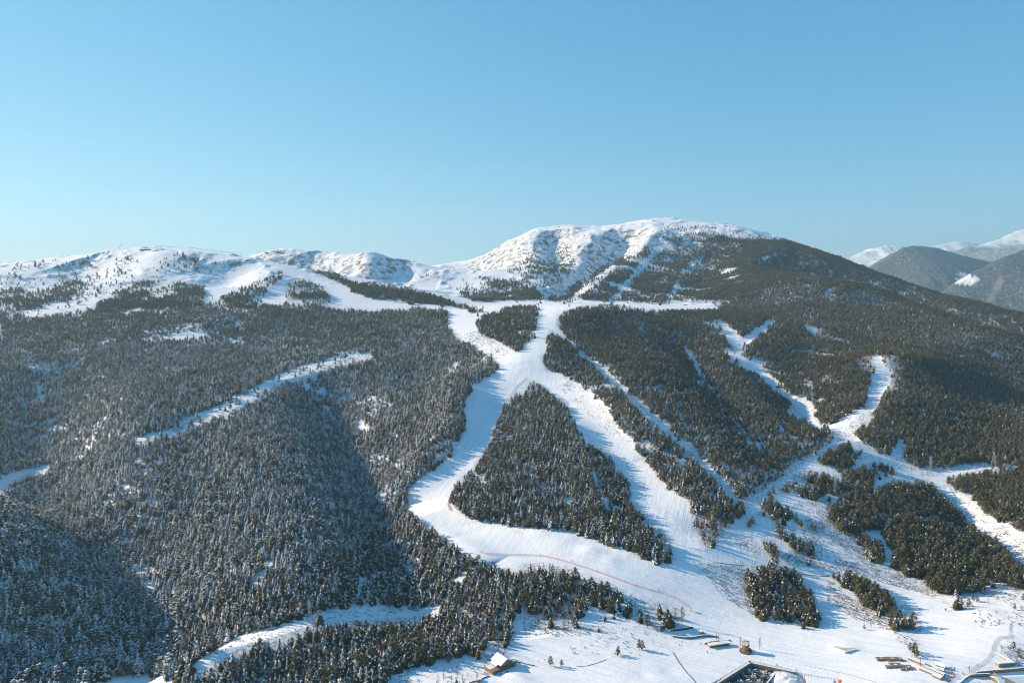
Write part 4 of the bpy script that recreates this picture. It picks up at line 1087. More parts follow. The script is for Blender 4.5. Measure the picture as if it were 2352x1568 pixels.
# ---- long half-buried shelter
p = foot(2371, 2127); t = thing('long_shelter', 'long low brown shelter with a thick snowy roof left of the round tower', 'shelter', p, .24)
part('wall', box(-9.6, -1.4, -1, 8.4, 1.6, 2.0), m_wood, t); part('roof', box(-10, -2.1, 2.0, 9.5, 2, 2.18), m_wood, t); part('snow_cover', box(-9.9, -2.0, 2.185, 9.4, 1.9, 2.8), m_roofsnow, t)
for x in (-7, -4, -1, 2, 5, 8): b = Buf(); b.bar((x, -1.95, 0), (x, -1.95, 2.0), .1); part('post', b, m_grey, t)
for x in (2.5, 4.5, 6.5): part('window', box(x-.6, -1.43, .7, x+.6, -1.403, 1.6), m_glass, t)
low_wall('rail_fence', [(2322,2122),(2345,2116),(2375,2114),(2408,2110)], 1.0, .15, m_wood, 'brown plank fence behind the long low shelter', 'fence', cap=False)
# ---- car park: walls, rail, asphalt
def lot(a, b2, z=0): v = lotA + dL * a + dR * b2; return Vector((v.x, v.y, z))
b = Buf(); q = [lot(.4, .4), lot(LEN_L, .4), lot(LEN_L, LEN_R + 30), lot(.4, LEN_R + 30)]
b.quad(*[(v.x, v.y, LOT_Z) for v in (q if (q[1]-q[0]).cross(q[3]-q[0]).z > 0 else q[::-1])]); o = b.obj('car_park_asphalt', [m_asph]); tag(o, kind='structure')
def wall_run(name, a, b2, th, z0, z1, mat, label, cat, rail=True, capm=None):
    d = (b2 - a); d.z = 0; L = d.length; d.normalize()
    t = thing(name, label, cat, (a.x, a.y, 0), math.atan2(d.y, d.x))
    part('wall_body', box(-th, -th, z0, L, th, z1), mat, t); part('snow_cap', box(-th-.1, -th-.1, z1+.003, L, th+.1, z1+.3), m_roofsnow, t)
    if rail:
        for k in range(int(L / 2.6)): bb = Buf(); bb.bar((k*2.6, -.1, z1), (k*2.6, -.1, z1 + 1.5), .11); part('rail_post', bb, m_wood, t)
        bb = Buf(); bb.bar((0, -.1, z1 + 1.35), (L, -.1, z1 + 1.35), .07); bb.bar((0, -.1, z1 + .85), (L, -.1, z1 + .85), .06); part('rail', bb, m_wood, t)
    return t
wall_run('retaining_wall', lotA, lot(LEN_L, 0), .9, LOT_Z - 1, lotA.z + .1, m_stone, 'tall stone retaining wall along the shaded left side of the car park', 'wall')
wall_run('retaining_wall', lotA, lot(0, LEN_R), .9, LOT_Z - 1, lotA.z + .1, m_stone, 'sunlit stone retaining wall behind the top of the car park', 'wall')
# snow strip at the foot, snow heap on the right hand part
def blob(name, cx, cy, rx, ry, z, h, mat, seed, nx=40, ny=30, rot=0):
    T_, A_ = np.meshgrid(np.linspace(0, 1, ny), np.linspace(0, 2*math.pi, nx, endpoint=False), indexing='ij')
    edge = 1 + .22 * vnoise(np.cos(A_) * 2 + 5, np.sin(A_) * 2 + 5, 1., seed)
    x = rx * T_ * edge * np.cos(A_); y = ry * T_ * edge * np.sin(A_)
    X = cx + x * math.cos(rot) - y * math.sin(rot); Y = cy + x * math.sin(rot) + y * math.cos(rot)
    Z = z + h * (1 - T_ ** 2.2) * (1 + .5 * fbm(X, Y, 5, 4, seed)) - .1 * T_
    i = np.arange(nx * ny).reshape(ny, nx); F_ = []
    for r in range(ny - 1):
        for k in range(nx): F_.append((i[r, k], i[r+1, k], i[r+1, (k+1) % nx], i[r, (k+1) % nx]))
    me_ = make_mesh_np(name, np.stack([X, Y, Z], -1).reshape(-1, 3), np.array(F_), [mat], None, True)
    o = D.objects.new(name, me_); col.objects.link(o); return o
def lot_at(px, py):
    """point of the asphalt seen at a photograph pixel"""
    a, b2 = ray(*O(px, py)); Y = (LOT_Z - CAM_H) / b2; return Vector((a * Y, Y, LOT_Z))
m_dirty = MAT('trodden_snow', (.66, .68, .72), .8, scale=.6, var=.15)
v = lot_at(2598, 2238); tag(blob('snow_heap', v.x, v.y, 13, 15, LOT_Z, 2.6, m_dirty, 5), 'large trodden heap of cleared snow right of the parked cars', 'snow heap')
v = lot(6, 14); tag(blob('snow_bank', *lot(4.2, 9)[:2], 13, 1.8, LOT_Z, 1.0, m_dirty, 8, rot=math.atan2(dR.y, dR.x)), 'thin bank of ploughed snow along the back of the car park', 'snow bank')
v = lot(22, 2.6); tag(blob('snow_bank', v.x, v.y, 20, 1.0, LOT_Z, .7, m_dirty, 9, rot=math.atan2(dL.y, dL.x)), 'shaded strip of ploughed snow along the left wall of the car park', 'snow bank')
# divider between cars and snow heap
a_ = lot_at(2562, 2213); b_ = lot_at(2522, 2262)
t = wall_run('divider_wall', a_, b_, .35, LOT_Z - .3, LOT_Z + 1.3, m_grey, 'low grey divider wall between the parked cars and the snow heap', 'wall', rail=False)
# cars
def car(paint, van=False):
    t = D.objects.new('parked_car', None); col.objects.link(t)
    h = .25 if van else 0
    b = Buf(); prism(b, [(-2.15, .35), (-2.2, .8), (-2.05, 1.0+h), (-1.1, 1.05+h), (1.0, 1.0), (1.95, .85), (2.15, .6), (2.12, .35)], -.85, .85); part('body', b, paint, t)
    b = Buf(); k = 0
    zt = 1.5 + h * 1.6; x0, x1 = (-1.95, .95) if van else (-1.7, .9)
    b.v += [(x0, -.8, 1.0+h), (x1, -.8, 1.0), (x1, .8, 1.0), (x0, .8, 1.0+h), (x0+.35, -.66, zt), (x1-.7, -.66, zt), (x1-.7, .66, zt), (x0+.35, .66, zt)]
    for q in ((0,1,5,4),(1,2,6,5),(2,3,7,6),(3,0,4,7)): b.f.append(q); b.m.append(0)
    part('windows', b, m_glass, t)
    part('roof', box(x0+.33, -.68, zt-.02, x1-.68, .68, zt+.05), paint, t)
    for x in (-1.35, 1.35):
        for y in (-.8, .8):
            b = Buf(); b.bar((x, y-.12, .32), (x, y+.12, .32), .32, n=10); part('wheel', b, m_tyre, t)
    for y in (-.62, .62): part('headlight', box(2.1, y-.18, .55, 2.18, y+.18, .72), m_white, t)
    for y in (-.62, .62): part('tail_light', box(-2.23, y-.16, .7, -2.17, y+.16, .9), m_red, t)
    return t
PAINT = {'white': MAT('car_white', (.75, .76, .77), .3, var=.03), 'black': MAT('car_black', (.02, .02, .025), .3), 'red': MAT('car_red', (.40, .03, .02), .3, var=.05), 'silver': MAT('car_silver', (.42, .44, .46), .35, .3, var=.05),
         'grey': MAT('car_grey', (.13, .14, .15), .35, .2), 'beige': MAT('car_beige', (.42, .38, .28), .35), 'brown': MAT('car_brown', (.25, .10, .05), .35), 'pale blue': MAT('car_blue', (.30, .45, .58), .35), 'pale yellow': MAT('car_yellow', (.60, .58, .38), .4)}
z5 = lambda zx, zy: (2350 + zx / 5.227, 2140 + zy / 5.227)
CARS = [(690,345,'black','car in the back row, nearest the wall corner'),(655,375,'white','car second in the left row, behind a white twin'),(640,402,'white','car third in the left row'),(612,435,'black','car in the middle of the left row'),
        (765,368,'silver','car at the back of the second row'),(735,385,'white','van leading the second row'),(752,408,'brown','car squeezed between white cars in the second row'),(712,440,'white','car halfway down the second row'),(735,462,'black','car halfway down the second row'),
        (700,478,'white','car just behind the red one'),(690,503,'beige','car beside the red one'),(650,520,'red','hatchback in the second row'),(625,545,'white','car in front of the red hatchback'),(575,483,'white','car left of the red hatchback'),(625,482,'grey','car between two white ones'),(545,500,'black','car left of the red hatchback'),
        (468,553,'white','car parked apart near the bottom edge'),(1030,352,'red','car in the far corner by the divider wall'),(1072,350,'white','car in the far corner by the divider wall'),(970,372,'beige','car at the top of the right row'),(1000,395,'black','car at the top of the right row'),
        (925,410,'white','van in the right row'),(925,448,'pale yellow','van in the right row'),(890,487,'pale blue','car in the right row'),(875,515,'black','car in the right row'),(845,538,'grey','car near the foot of the right row'),(812,555,'white','car at the foot of the right row'),
        (505,385,'grey','car parked in the shade of the left wall, farthest back'),(437,418,'pale blue','car parked in the shade of the left wall'),(375,445,'black','car parked in the shade of the left wall'),(330,470,'grey','car parked in the shade of the left wall'),(268,500,'black','car parked in the shade of the left wall, near the bottom edge'),(225,528,'black','car parked in the shade of the left wall, next to the bottom edge')]
protos = {}
for i, (zx, zy, cn, lb) in enumerate(CARS):
    van = 'van' in lb.split()
    if (cn, van) in protos: o = copy_tree(protos[(cn, van)])
    else: o = protos[(cn, van)] = car(PAINT[cn], van)
    o.location = lot_at(*z5(zx, zy)); wall_side = 'left wall' in lb
    if wall_side:
        la_, lb_ = lot_coords(o.location.x, o.location.y); o.location = lot(la_, max(lb_, 3.6), LOT_Z)
    o.rotation_euler = (0, 0, math.atan2(dL.y, dL.x) + (rr(-.05, .05) if wall_side else 0) if wall_side else -.42 + rr(-.05, .05) + (math.pi if random.random() < .3 else 0))
    sc1 = rr(.98, 1.1); o.scale = (sc1, sc1, sc1)
    tag(o, ('small ' if cn == 'red' and not van else '') + cn + ' ' + lb, 'van' if van else 'car', 'vehicles in the sunken car park')
# ---- equipment on the right of the heap
for i in range(7):
    p = lot_at(2656 + (i % 4) * 7, 2222 + (i // 4) * 6 + (i % 4) * 1.5); t = thing('ski_rack', 'blue and white ski rack in the cluster below the car park fence', 'ski rack', p, .3, 'ski racks right of the snow heap')
    b = Buf(); b.bar((-1, 0, 0), (-1, 0, 1.3), .06); b.bar((1, 0, 0), (1, 0, 1.3), .06); b.bar((-1, 0, 1.2), (1, 0, 1.2), .06); part('frame', b, m_steel, t)
    b = Buf()
    for k in range(9): b.bar((-.9 + k*.22, -.25, 0), (-.9 + k*.22, .05, 1.7), .05)
    part('skis', b, m_blue, t)
p = lot_at(2622, 2236); t = thing('snow_groomer', 'small orange and white tracked machine on bare ground beside the snow heap', 'machine', p, .5)
part('body', box(-1.5, -.9, .5, 1.3, .9, 1.3), MAT('orange_paint', (.6, .16, .03), .4), t); part('cab', box(-.9, -.8, 1.303, .5, .8, 2.3), m_white, t); part('track', box(-1.7, -1.3, 0, 1.6, -.85, .7), m_dark, t); part('track', box(-1.7, .85, 0, 1.6, 1.3, .7), m_dark, t); part('blade', box(1.6, -1.6, .1, 1.8, 1.6, .9), m_red, t)
p = lot_at(2700, 2262); t = thing('flat_roof_building', 'building with a broad flat snowy roof cut by the bottom edge', 'building', p, -.25)
part('wall', box(-9, -8, -1, 10, 6, 3.2), m_wood, t); part('roof_snow', box(-9.4, -8.4, 3.205, 10.4, 6.4, 3.8), m_roofsnow, t)
p = foot(2768, 2249); t = thing('inflatable', 'red inflatable marker at the bottom edge beside a small spruce', 'inflatable', p)
b = cyl(1.3, 1.5, 0, 1.2, 12); cyl(1.5, .4, 1.2, 2.4, 12, b=b); part('body', b, MAT('orange_red_vinyl', (.75, .10, .03), .4), t); part('skirt', cyl(1.8, 1.6, 0, .3, 12), m_white, t)
# ---- brown roofed shelters
DECK = [((2600+1595/5.2275, 1950+1165/5.2275), 8.2, 3.6, 'brown plank deck, leftmost of the upper pair near the lift'), ((2600+1785/5.2275, 1950+1165/5.2275), 10.2, 4, 'longest brown plank deck in the upper row near the lift'), ((2600+1925/5.2275, 1950+1175/5.2275), 3.2, 3.6, 'small dark deck at the right end of the upper row'),
        ((2600+1840/5.2275, 1950+1275/5.2275), 8.8, 5.5, 'broad brown plank deck below the upper row'), ((2600+1710/5.2275, 1950+1300/5.2275), 4, 2.6, 'smallest brown deck, left of the broad lower one'), ((2600+2060/5.2275, 1950+1310/5.2275), 5, 5, 'brown plank deck nearest the lift sheds'), ((2600+1965/5.2275, 1950+1340/5.2275), 3.6, 2, 'little brown deck between the broad one and the lift sheds')]
for i, (pp, wx, wy, lb) in enumerate(DECK):
    p = foot(*pp); t = thing('plank_deck', lb, 'deck', p, -.04, 'brown decks on the snow')
    part('floor', box(-wx/2, -wy/2, 1.3, wx/2, wy/2, 1.5), MAT('brown_planks', (.24, .165, .10), .85, scale=2), t)
    b = Buf()
    for k in range(5): b.box(-wx/2, -wy/2 + (k + .1) * wy/5, 1.503, wx/2, -wy/2 + (k + .32) * wy/5, 1.54)
    part('planks', b, m_grey, t)
    part('front_panel', box(-wx/2+.1, -wy/2+.05, -.4, wx/2-.1, -wy/2+.25, 1.297), m_grey, t)
    for sx_ in (-1, 1):
        for sy_ in (-1, 1): b = Buf(); b.bar((sx_*(wx/2-.2), sy_*(wy/2-.4), -.5), (sx_*(wx/2-.2), sy_*(wy/2-.4), 1.3), .12); part('leg', b, m_wood, t)
    part('snow_patch', box(-wx*.15, -wy*.2, 1.545, wx*.12, wy*.05, 1.68), m_roofsnow, t)
# ---- netted ramp
p = foot(2790, 2135) - Vector((0,0,1.5)); t = thing('snow_ramp', 'netted snow ramp with a white lip above the brown decks', 'ramp', p, .3)
b = Buf(); b.v += [(-6, -5, -1), (6, -5, -1), (6, 8, -1), (-6, 8, -1), (-6, -5, 2.4), (6, -5, 2.4), (6, 8, .2), (-6, 8, .2)]
for q in ((0,1,5,4),(1,2,6,5),(2,3,7,6),(3,0,4,7),(4,5,6,7)): b.f.append(q); b.m.append(0)
part('wedge', b, MAT('net_cover', (.62,.63,.60), .9, scale=1.5, var=.4), t); part('lip', box(-6.3, -5.4, 2.3, 6.3, -4.7, 2.6), m_roofsnow, t)
b = Buf()
for k in range(13): b.bar((-6 + k, -4.6, 2.5), (-6 + k, 8, .32), .05)
for k in range(10): y = -4.4 + k * 1.35; b.bar((-6, y, 2.42 - (y + 5) * .169 + .05), (6, y, 2.42 - (y + 5) * .169 + .05), .05)
part('net', b, m_grey, t)
# ---- lift sheds
z6 = lambda zx, zy: (3000 + zx / 6.272, 2150 + zy / 6.272)
for i, (zx, zy, L, Wd, lb) in enumerate(((490, 395, 15, 2.4, 'long narrow snow roofed conveyor shed, the right hand one'), (430, 440, 16, 2.6, 'long narrow snow roofed conveyor shed, the middle one'), (130, 200, 12, 2.4, 'narrow snowy shed under the lift cable, upper left of the conveyor sheds'), (560, 520, 6, 3, 'short snowy shed at the lower end of the conveyor sheds'))):
    p = foot(*z6(zx, zy)); t = thing('conveyor_shed', lb, 'shed', p, -.95, 'lift sheds at the lower right')
    part('wall', box(-L/2, -Wd/2, -.8, L/2, Wd/2, 1.9), m_grey, t); part('roof_snow', box(-L/2-.2, -Wd/2-.25, 1.905, L/2+.2, Wd/2+.25, 2.3), m_roofsnow, t)
for i, (zx, zy, L, Wd, lb) in enumerate(((625, 300, 6.5, 3.4, 'small ticket hut with snowy roof, the upper of two'), (600, 370, 6, 3.2, 'small ticket hut with snowy roof, the lower of two'))):
    p = foot(*z6(zx, zy)); t = thing('ticket_hut', lb, 'hut', p, -.75 + math.pi/2)
    gable_house(t, L, Wd, 2.1, 2.9, -.3, m_wood2 if i == 0 else m_wood, .4, .35); part('window', box(-.8, -L/2-.03, .7, .8, -L/2-.003, 1.5), m_glass, t)
# ---- people
def person_mesh(name, jacket, trousers, stance=0):
    """standing skier: one continuous skinned figure"""
    k = stance
    vs = [(0,0,.95),(0,0,1.15),(0,0,1.38),(0,0,1.5),(0,.02,1.66), (.11,0,.9),(.13,.06*k+.02,.5),(.14,-.03,.08),(.14,.16,.04), (-.11,0,.9),(-.13,-.06*k+.02,.5),(-.14,-.05,.08),(-.14,.14,.04), (.2,0,1.4),(.3,.05,1.15),(.3,.28,1.02), (-.2,0,1.4),(-.3,.03,1.13),(-.28,.26,.98)]
    ed = [(0,1),(1,2),(2,3),(3,4),(0,5),(5,6),(6,7),(7,8),(0,9),(9,10),(10,11),(11,12),(2,13),(13,14),(14,15),(2,16),(16,17),(17,18)]
    rad = [.16,.16,.17,.07,.13,.12,.085,.07,.06,.12,.085,.07,.06,.09,.065,.05,.09,.065,.05]
    me_ = D.meshes.new('skel'); me_.from_pydata(vs, ed, []); o = D.objects.new('skel', me_); col.objects.link(o)
    sk_ = o.modifiers.new('s', 'SKIN')
    for i, r_ in enumerate(rad): me_.skin_vertices[0].data[i].radius = (r_, r_)
    me_.skin_vertices[0].data[0].use_root = True
    o.modifiers.new('u', 'SUBSURF').levels = 1
    dg = bpy.context.evaluated_depsgraph_get(); ev = o.evaluated_get(dg); m2 = D.meshes.new_from_object(ev); m2.name = name
    D.objects.remove(o); D.meshes.remove(me_)
    for m in (jacket, trousers, MAT('skin', (.45, .27, .2), .6)): m2.materials.append(m)
    for pl in m2.polygons:
        z = pl.center.z; pl.material_index = 1 if z < .93 else 2 if z > 1.5 else 0; pl.use_smooth = True
    return m2
JK = {'red': (.5, .04, .03), 'blue': (.04, .15, .45), 'black': (.02, .02, .02), 'yellow': (.6, .5, .05), 'orange': (.6, .2, .03), 'white': (.7, .7, .7), 'green': (.05, .3, .15)}
m_trs = MAT('dark_trousers', (.03, .03, .04), .8)
PM = {k: person_mesh('person_' + k, MAT(k + '_jacket', v, .7), m_trs, (-1) ** i) for i, (k, v) in enumerate(JK.items())}
hel = cyl(.13, .10, 1.66, 1.78, 10); helm = hel.mesh('helmet', [m_dark])
skb = Buf(); skb.box(-.18, -.8, -.01, -.09, .9, .03); skb.box(.09, -.8, -.01, .18, .9, .03); skm = skb.mesh('skis', [m_red])
def person(px, py, cn, label, group=None, skis=True):
    p = foot(px, py) if not isinstance(px, Vector) else px
    o = D.objects.new('person', PM[cn]); o.location = p + Vector((0, 0, .03)); o.rotation_euler = (0, 0, rr(0, 6.28)); col.objects.link(o); tag(o, label, 'person', group)
    for nm, m in (('helmet', helm),) + ((('skis', skm),) if skis else ()):
        q = D.objects.new(nm, m); col.objects.link(q); q.parent = o
cs = list(JK)
for i, (zx, zy) in enumerate([(860,310),(905,330),(925,345),(895,370),(920,385),(870,415),(850,435),(845,455),(880,425),(905,440),(885,460),(910,475),(940,480),(720,540),(745,560),(770,550),(795,545),(760,585),(790,580),(815,570),(775,605),(800,600),(830,540),(860,520),(905,510),(920,500),(885,500)]):
    cn = cs[i % 7]; person(*z6(zx, zy), cn, f'skier in a {cn} jacket in the crowd beside the lift huts', 'skiers gathered at the lift')
for px, py, cn, lb in ((3172,2220,'black','skier alone on the snow between the crowd and the red net'),(3177,2222,'blue','second skier alone between the crowd and the red net'),(1880,2134,'black','skier alone on the snow track above the chalet meadow'),(1704,2135,'black','skier in the shaded snow above the chalet'),
                       (2247,2115,'black','skier passing in front of the curved stone wall'),(2240,2125,'green','skier beside the bushy tree left of the long shelter'),(2332,2150,'black','skier alone below the long low shelter'),(2310,2122,'blue','skier left of the long low shelter'),(2558,2192,'green','skier behind the car park rail'),(2563,2193,'black','skier behind the car park rail, next to a companion'),(2624,2207,'black','skier at the right end of the car park rail'),
                       (3044,1562,'black','walker near the lattice pylon on the snowy shelf'),(1686,1737,'yellow','person standing by the edge of the wooded knoll above the net'),(1695,1752,'black','person standing on the piste below the wooded knoll'),(1711,1755,'yellow','person in yellow below the wooded knoll'),(2422,1852,'red','skier beside the dead bushes at the run junction'),(2440,1853,'black','skier right of the dead bushes at the run junction'),(2447,1856,'black','rightmost skier of the three at the run junction'),(1884,1848,'red','skier beside the long red safety net')):
    person(px, py, cn, lb)
p = foot(2505, 2182); t = thing('sign_post', 'yellow marker sign on the snow above the car park rail', 'sign', p); b = Buf(); b.bar((0,0,0),(0,0,1.6),.05); part('post', b, m_steel, t); part('board', box(-.4,-.04,1.2,.4,.04,2.0), m_yel, t)
# ---- stone buildings at the lower right
a_, b_ = foot(3218, 2217), foot(3400, 2204)
low_wall('retaining_wall', [(3218,2222),(3270,2217),(3320,2213),(3400,2206)], 2.2, .8, m_stone, 'long brown stone wall behind the big snowy roof at the lower right', 'wall')
low_wall('retaining_wall', [(3200,2231),(3230,2229),(3262,2228)], 2.2, .8, m_stone, 'short stone wall left of the timber framed gable', 'wall')
low_wall('stone_wall', [(3166,2250),(3180,2238),(3198,2226)], 1.0, .8, m_stone, 'slanting rubble wall at the bottom edge below the red net', 'wall')
p = foot(3350, 2250); t = thing('stone_lodge', 'large stone lodge with a broad snowy roof at the lower right corner', 'lodge', p, math.pi/2 + .05)
gable_house(t, 32, 13, 2.6, 5.6, -1, m_stone, .8, .5)
for y in (-9, -4, 1, 6, 11): part('window', box(-6.54, y-.7, .0, -6.503, y+.7, 1.0), m_glass, t)
p = foot(3288, 2243); t = thing('timber_gable', 'timber framed gable with a grey pointed roof before the stone lodge', 'gable house', p, .25)
b = Buf(); prism(b, [(-2.6, -1), (2.6, -1), (2.6, 1.6), (0, 5.0), (-2.6, 1.6)], -3, 3); part('wall', b, m_white, t)
b = Buf(); prism(b, [(-3.1, 1.2), (0, 5.3), (3.1, 1.2), (3.1, 1.0), (0, 5.05), (-3.1, 1.0)], -3.6, 3.3); part('roof', b, m_slate, t)
b = Buf()
for x in (-1.8, -.9, 0, .9, 1.8): b.bar((x, -3.04, -.8), (x, -3.04, 1.5), .09)
b.bar((-2.5, -3.04, 1.5), (2.5, -3.04, 1.5), .09); b.bar((-2.4, -3.04, 1.7), (0, -3.04, 4.8), .1); b.bar((2.4, -3.04, 1.7), (0, -3.04, 4.8), .1); part('timber_frame', b, m_wood, t)
p = foot(3345, 2275); t = thing('slate_roof_building', 'dark grey slate roof at the bottom edge in front of the stone lodge', 'building', p, .3)
b = Buf(); prism(b, [(-8, 2), (0, 5.5), (8, 2), (8, -1), (-8, -1)], -7, 7); part('wall', b, m_stone, t); b = Buf(); prism(b, [(-8.5, 1.95), (0, 5.7), (8.5, 1.95), (0, 5.9)], -7.5, 7.5); part('roof', b, m_slate, t)
p = foot(3330, 2188); t = thing('stone_terrace', 'L shaped brown stone terrace with a flat snowy top at the right edge', 'terrace', p, .12)
part('wall', box(-11.5, -2, -1.5, 2.5, 1.6, 2.4), MAT('tan_stone', (.30, .23, .14), .9, scale=2, var=.4), t); part('snow_cover', box(-11.6, -2.1, 2.405, 2.6, 1.7, 2.75), m_roofsnow, t)
b = Buf(); b.v += [(-.5, 1.65, -1.5), (2.6, 1.65, -1.5), (1.6, 13.5, -1.5), (-1.5, 13.8, -1.5), (-.5, 1.65, 2.4), (2.6, 1.65, 2.4), (1.6, 13.5, 2.4), (-1.5, 13.8, 2.4)]
for q in ((0,1,5,4),(1,2,6,5),(2,3,7,6),(3,0,4,7),(4,5,6,7)): b.f.append(q); b.m.append(0)
part('side_wall', b, MAT('tan_stone', (.3, .23, .14)), t)
b2_ = Buf(); b2_.v = [(x, y, z + (.35 if z > 0 else 3.905)) for x, y, z in b.v]; b2_.f = list(b.f); b2_.m = list(b.m); part('side_snow', b2_, m_roofsnow, t)
# ---- lattice pylons
def pylon(px, py, H_, label, y1=5200., arms=3, wb=None):
    p = foot(px, py, y1); t = thing('lattice_pylon', label, 'pylon', p - Vector((0, 0, .5)), .35, 'pylons of the power line')
    wb = wb or H_ * .085; b = Buf(); r_ = max(.09, p.y / 9000)
    lv = [0, .18, .34, .48, .60, .70, .79, .87, .94, 1]
    def wz(f): return wb * (1 - f) ** .9 * (1 if f < .6 else 1) + .35
    cn = [(-1,-1),(1,-1),(1,1),(-1,1)]
    for f0, f1 in zip(lv, lv[1:]):
        w0, w1 = wz(f0), wz(f1)
        for i in range(4):
            a, c_ = cn[i], cn[(i+1) % 4]
            b.bar((a[0]*w0, a[1]*w0, f0*H_), (a[0]*w1, a[1]*w1, f1*H_), r_)
            b.bar((a[0]*w0, a[1]*w0, f0*H_), (c_[0]*w1, c_[1]*w1, f1*H_), r_*.6); b.bar((c_[0]*w0, c_[1]*w0, f0*H_), (a[0]*w1, a[1]*w1, f1*H_), r_*.6)
    part('lattice_mast', b, m_steel, t)
    for k in range(arms):
        f = (.70, .81, .92)[k]; L = (.14, .17, .12)[k] * H_; b = Buf()
        for s_ in (-1, 1):
            b.bar((s_*.4, -.3, f*H_), (s_*L, 0, f*H_ + .25), r_ * .8); b.bar((s_*.4, .3, f*H_), (s_*L, 0, f*H_ + .25), r_ * .8); b.bar((s_*.3, 0, f*H_ + 1.2), (s_*L, 0, f*H_ + .3), r_ * .8)
        part('cross_arm', b, m_steel, t)
    return t
PY = [pylon(1022, 2048, 21, 'lattice pylon standing in the clearing at the lower left', 1200), pylon(1838, 1948, 26, 'lattice pylon among the trees below the long red net', 1200), pylon(2752, 1632, 27, 'lattice pylon on the snowy slope left of the big dark wood', 2000),
      pylon(3066, 1560, 25, 'lattice pylon at the upper edge of the big dark wood', 2000), pylon(3274, 1542, 24, 'lattice pylon at the upper right against the dark forest', 2000), pylon(3330, 2117, 17, 'lattice pylon on the snow above the L shaped terrace', 1200, wb=1.3),
      pylon(3053, 932, 26, 'faint lattice pylon on the far wooded skyline at the right'), pylon(3336, 1068, 26, 'faint lattice pylon on the dark ridge at the right edge')]
# ---- lift towers
def tower(px, py, H_, label, y1=5200., grp='towers of the chairlifts'):
    p = foot(px, py, y1); t = thing('lift_tower', label, 'lift tower', p - Vector((0, 0, .4)), .5, grp)
    r_ = max(.22, p.y / 5200); b = Buf(); b.bar((0,0,0), (0,0,H_), r_, r_ * .7, n=6); part('mast', b, m_dark, t)
    b = Buf(); L = H_ * .27; b.bar((-L,0,H_), (L,0,H_), r_*.6); part('crossbar', b, m_dark, t)
    for s_ in (-1, 1): b = Buf(); b.bar((s_*L, -1.4, H_-.2), (s_*L, 1.4, H_-.2), r_*.6); part('wheel_beam', b, m_dark, t)
for px, py, H_, lb in ((1905,1150,9,'lift tower at the top of the narrow lift line beside the main run'),(2006,1236,10,'lift tower on the lift line, third from the top'),(1962,1190,9,'lift tower on the lift line, second from the top'),(2112,1362,10,'lift tower halfway down the lift line'),(2180,1440,10,'lift tower in the lower half of the lift line'),(2272,1512,10,'lift tower near the foot of the lift line'),
                       (2590,1305,9,'lift tower on the run at the right, the upper one'),(2612,1300,8,'lift tower right of the upper one on the right hand run'),(2420,1170,9,'lift tower beside the forked run at the upper right'),(3003,1562,13,'lift tower on the snowy shelf left of the pylons'),(2768,1940,9,'lift tower on the snow between two narrow woods'),(3033,2200,9,'dark lift tower beside the conveyor sheds'),(3126,2232,8,'lift tower below the ticket huts'),(3194,2225,7,'thin red and white mast at the foot of the red net')):
    tower(px, py, H_, lb, 2600)
for i, (px, py) in enumerate(((516,818),(530,818),(628,822),(730,833),(795,838),(850,836),(937,833),(957,832),(975,838),(836,870))):
    tower(px, py + 2, 11, ('lift tower on the far left snowy ridge, ' + ('first','second','third','fourth','fifth','sixth','seventh','eighth','ninth','lowest')[i] + ' from the left') if i < 9 else 'lift tower on the snow slope just below the far left ridge', grp='towers on the snowy ridge')
for px, py, L, Wd, h, lb in ((478,822,34,10,5,'long low summit station on the far left ridge'),(877,832,12,8,5,'small summit hut on the far ridge, the left one'),(918,829,16,9,6,'summit hut with dark windows on the far ridge, the right one'),(1842,747,9,6,4,'tiny hut on the top of the snowy peak'),(2258,1004,9,6,4,'small hut at the top of the forked run')):
    p = foot(px, py + 2); t = thing('summit_station', lb, 'station', p, rr(-.1, .1) + math.pi/2)
    gable_house(t, L, Wd, h, h * 1.35, -2, m_grey, 1.0, .6); part('window_band', box(-Wd/2-.06, -L*.35, 1, -Wd/2-.01, L*.3, 2.6), m_glass, t)
def cable(name, pts, label, clabel, y1, H_=9.5, every=45, r_=.16):
    W = [foot(px, py, y1) + Vector((0, 0, H_)) for px, py in pts]; b = Buf()
    for s_ in (-2.4, 2.4):
        for a, c_ in zip(W, W[1:]):
            n_ = 6
            P_ = [a.lerp(c_, k / n_) + Vector((s_, 0, -2.2 * math.sin(math.pi * k / n_))) for k in range(n_ + 1)]
            for p0, p1 in zip(P_, P_[1:]): b.bar(p0, p1, r_)
    o = b.obj(name, [m_dark]); tag(o, label, 'cable')
    me_ = None
    for a, c_ in zip(W, W[1:]):
        L = (c_ - a).length; n_ = int(L / every)
        for k in range(1, n_ + 1):
            f_ = k / (n_ + 1); s_ = 2.4 if k % 2 else -2.4; p = a.lerp(c_, f_) + Vector((s_, 0, -2.2 * math.sin(math.pi * f_)))
            if me_ is None:
                q = Buf(); q.bar((0,0,0),(0,0,-2.4),.1); q.box(-1.1,-.1,-3.0,1.1,.15,-2.1); q.box(-1.1,-.8,-3.05,1.1,.0,-2.85); me_ = q.mesh('lift_chair', [m_dark])
            ch_ = D.objects.new('lift_chair', me_); ch_.location = p; col.objects.link(ch_); tag(ch_, clabel, 'lift chair', 'chairs hanging on ' + label)
cable('lift_cable', [(1905,1150),(1962,1190),(2006,1236),(2112,1362),(2180,1440),(2272,1512)], 'thin cable of the lift line through the woods right of the main run', 'dark lift chair hanging over the narrow lift line in the woods', 2600, 8.6)
cable('lift_cable', [(516,820),(530,820),(628,824),(730,835),(795,840)], 'thin cable along the far left snowy ridge', 'dark lift chair hanging above the far left snowy ridge', 5200, 10.6, 60, .3)
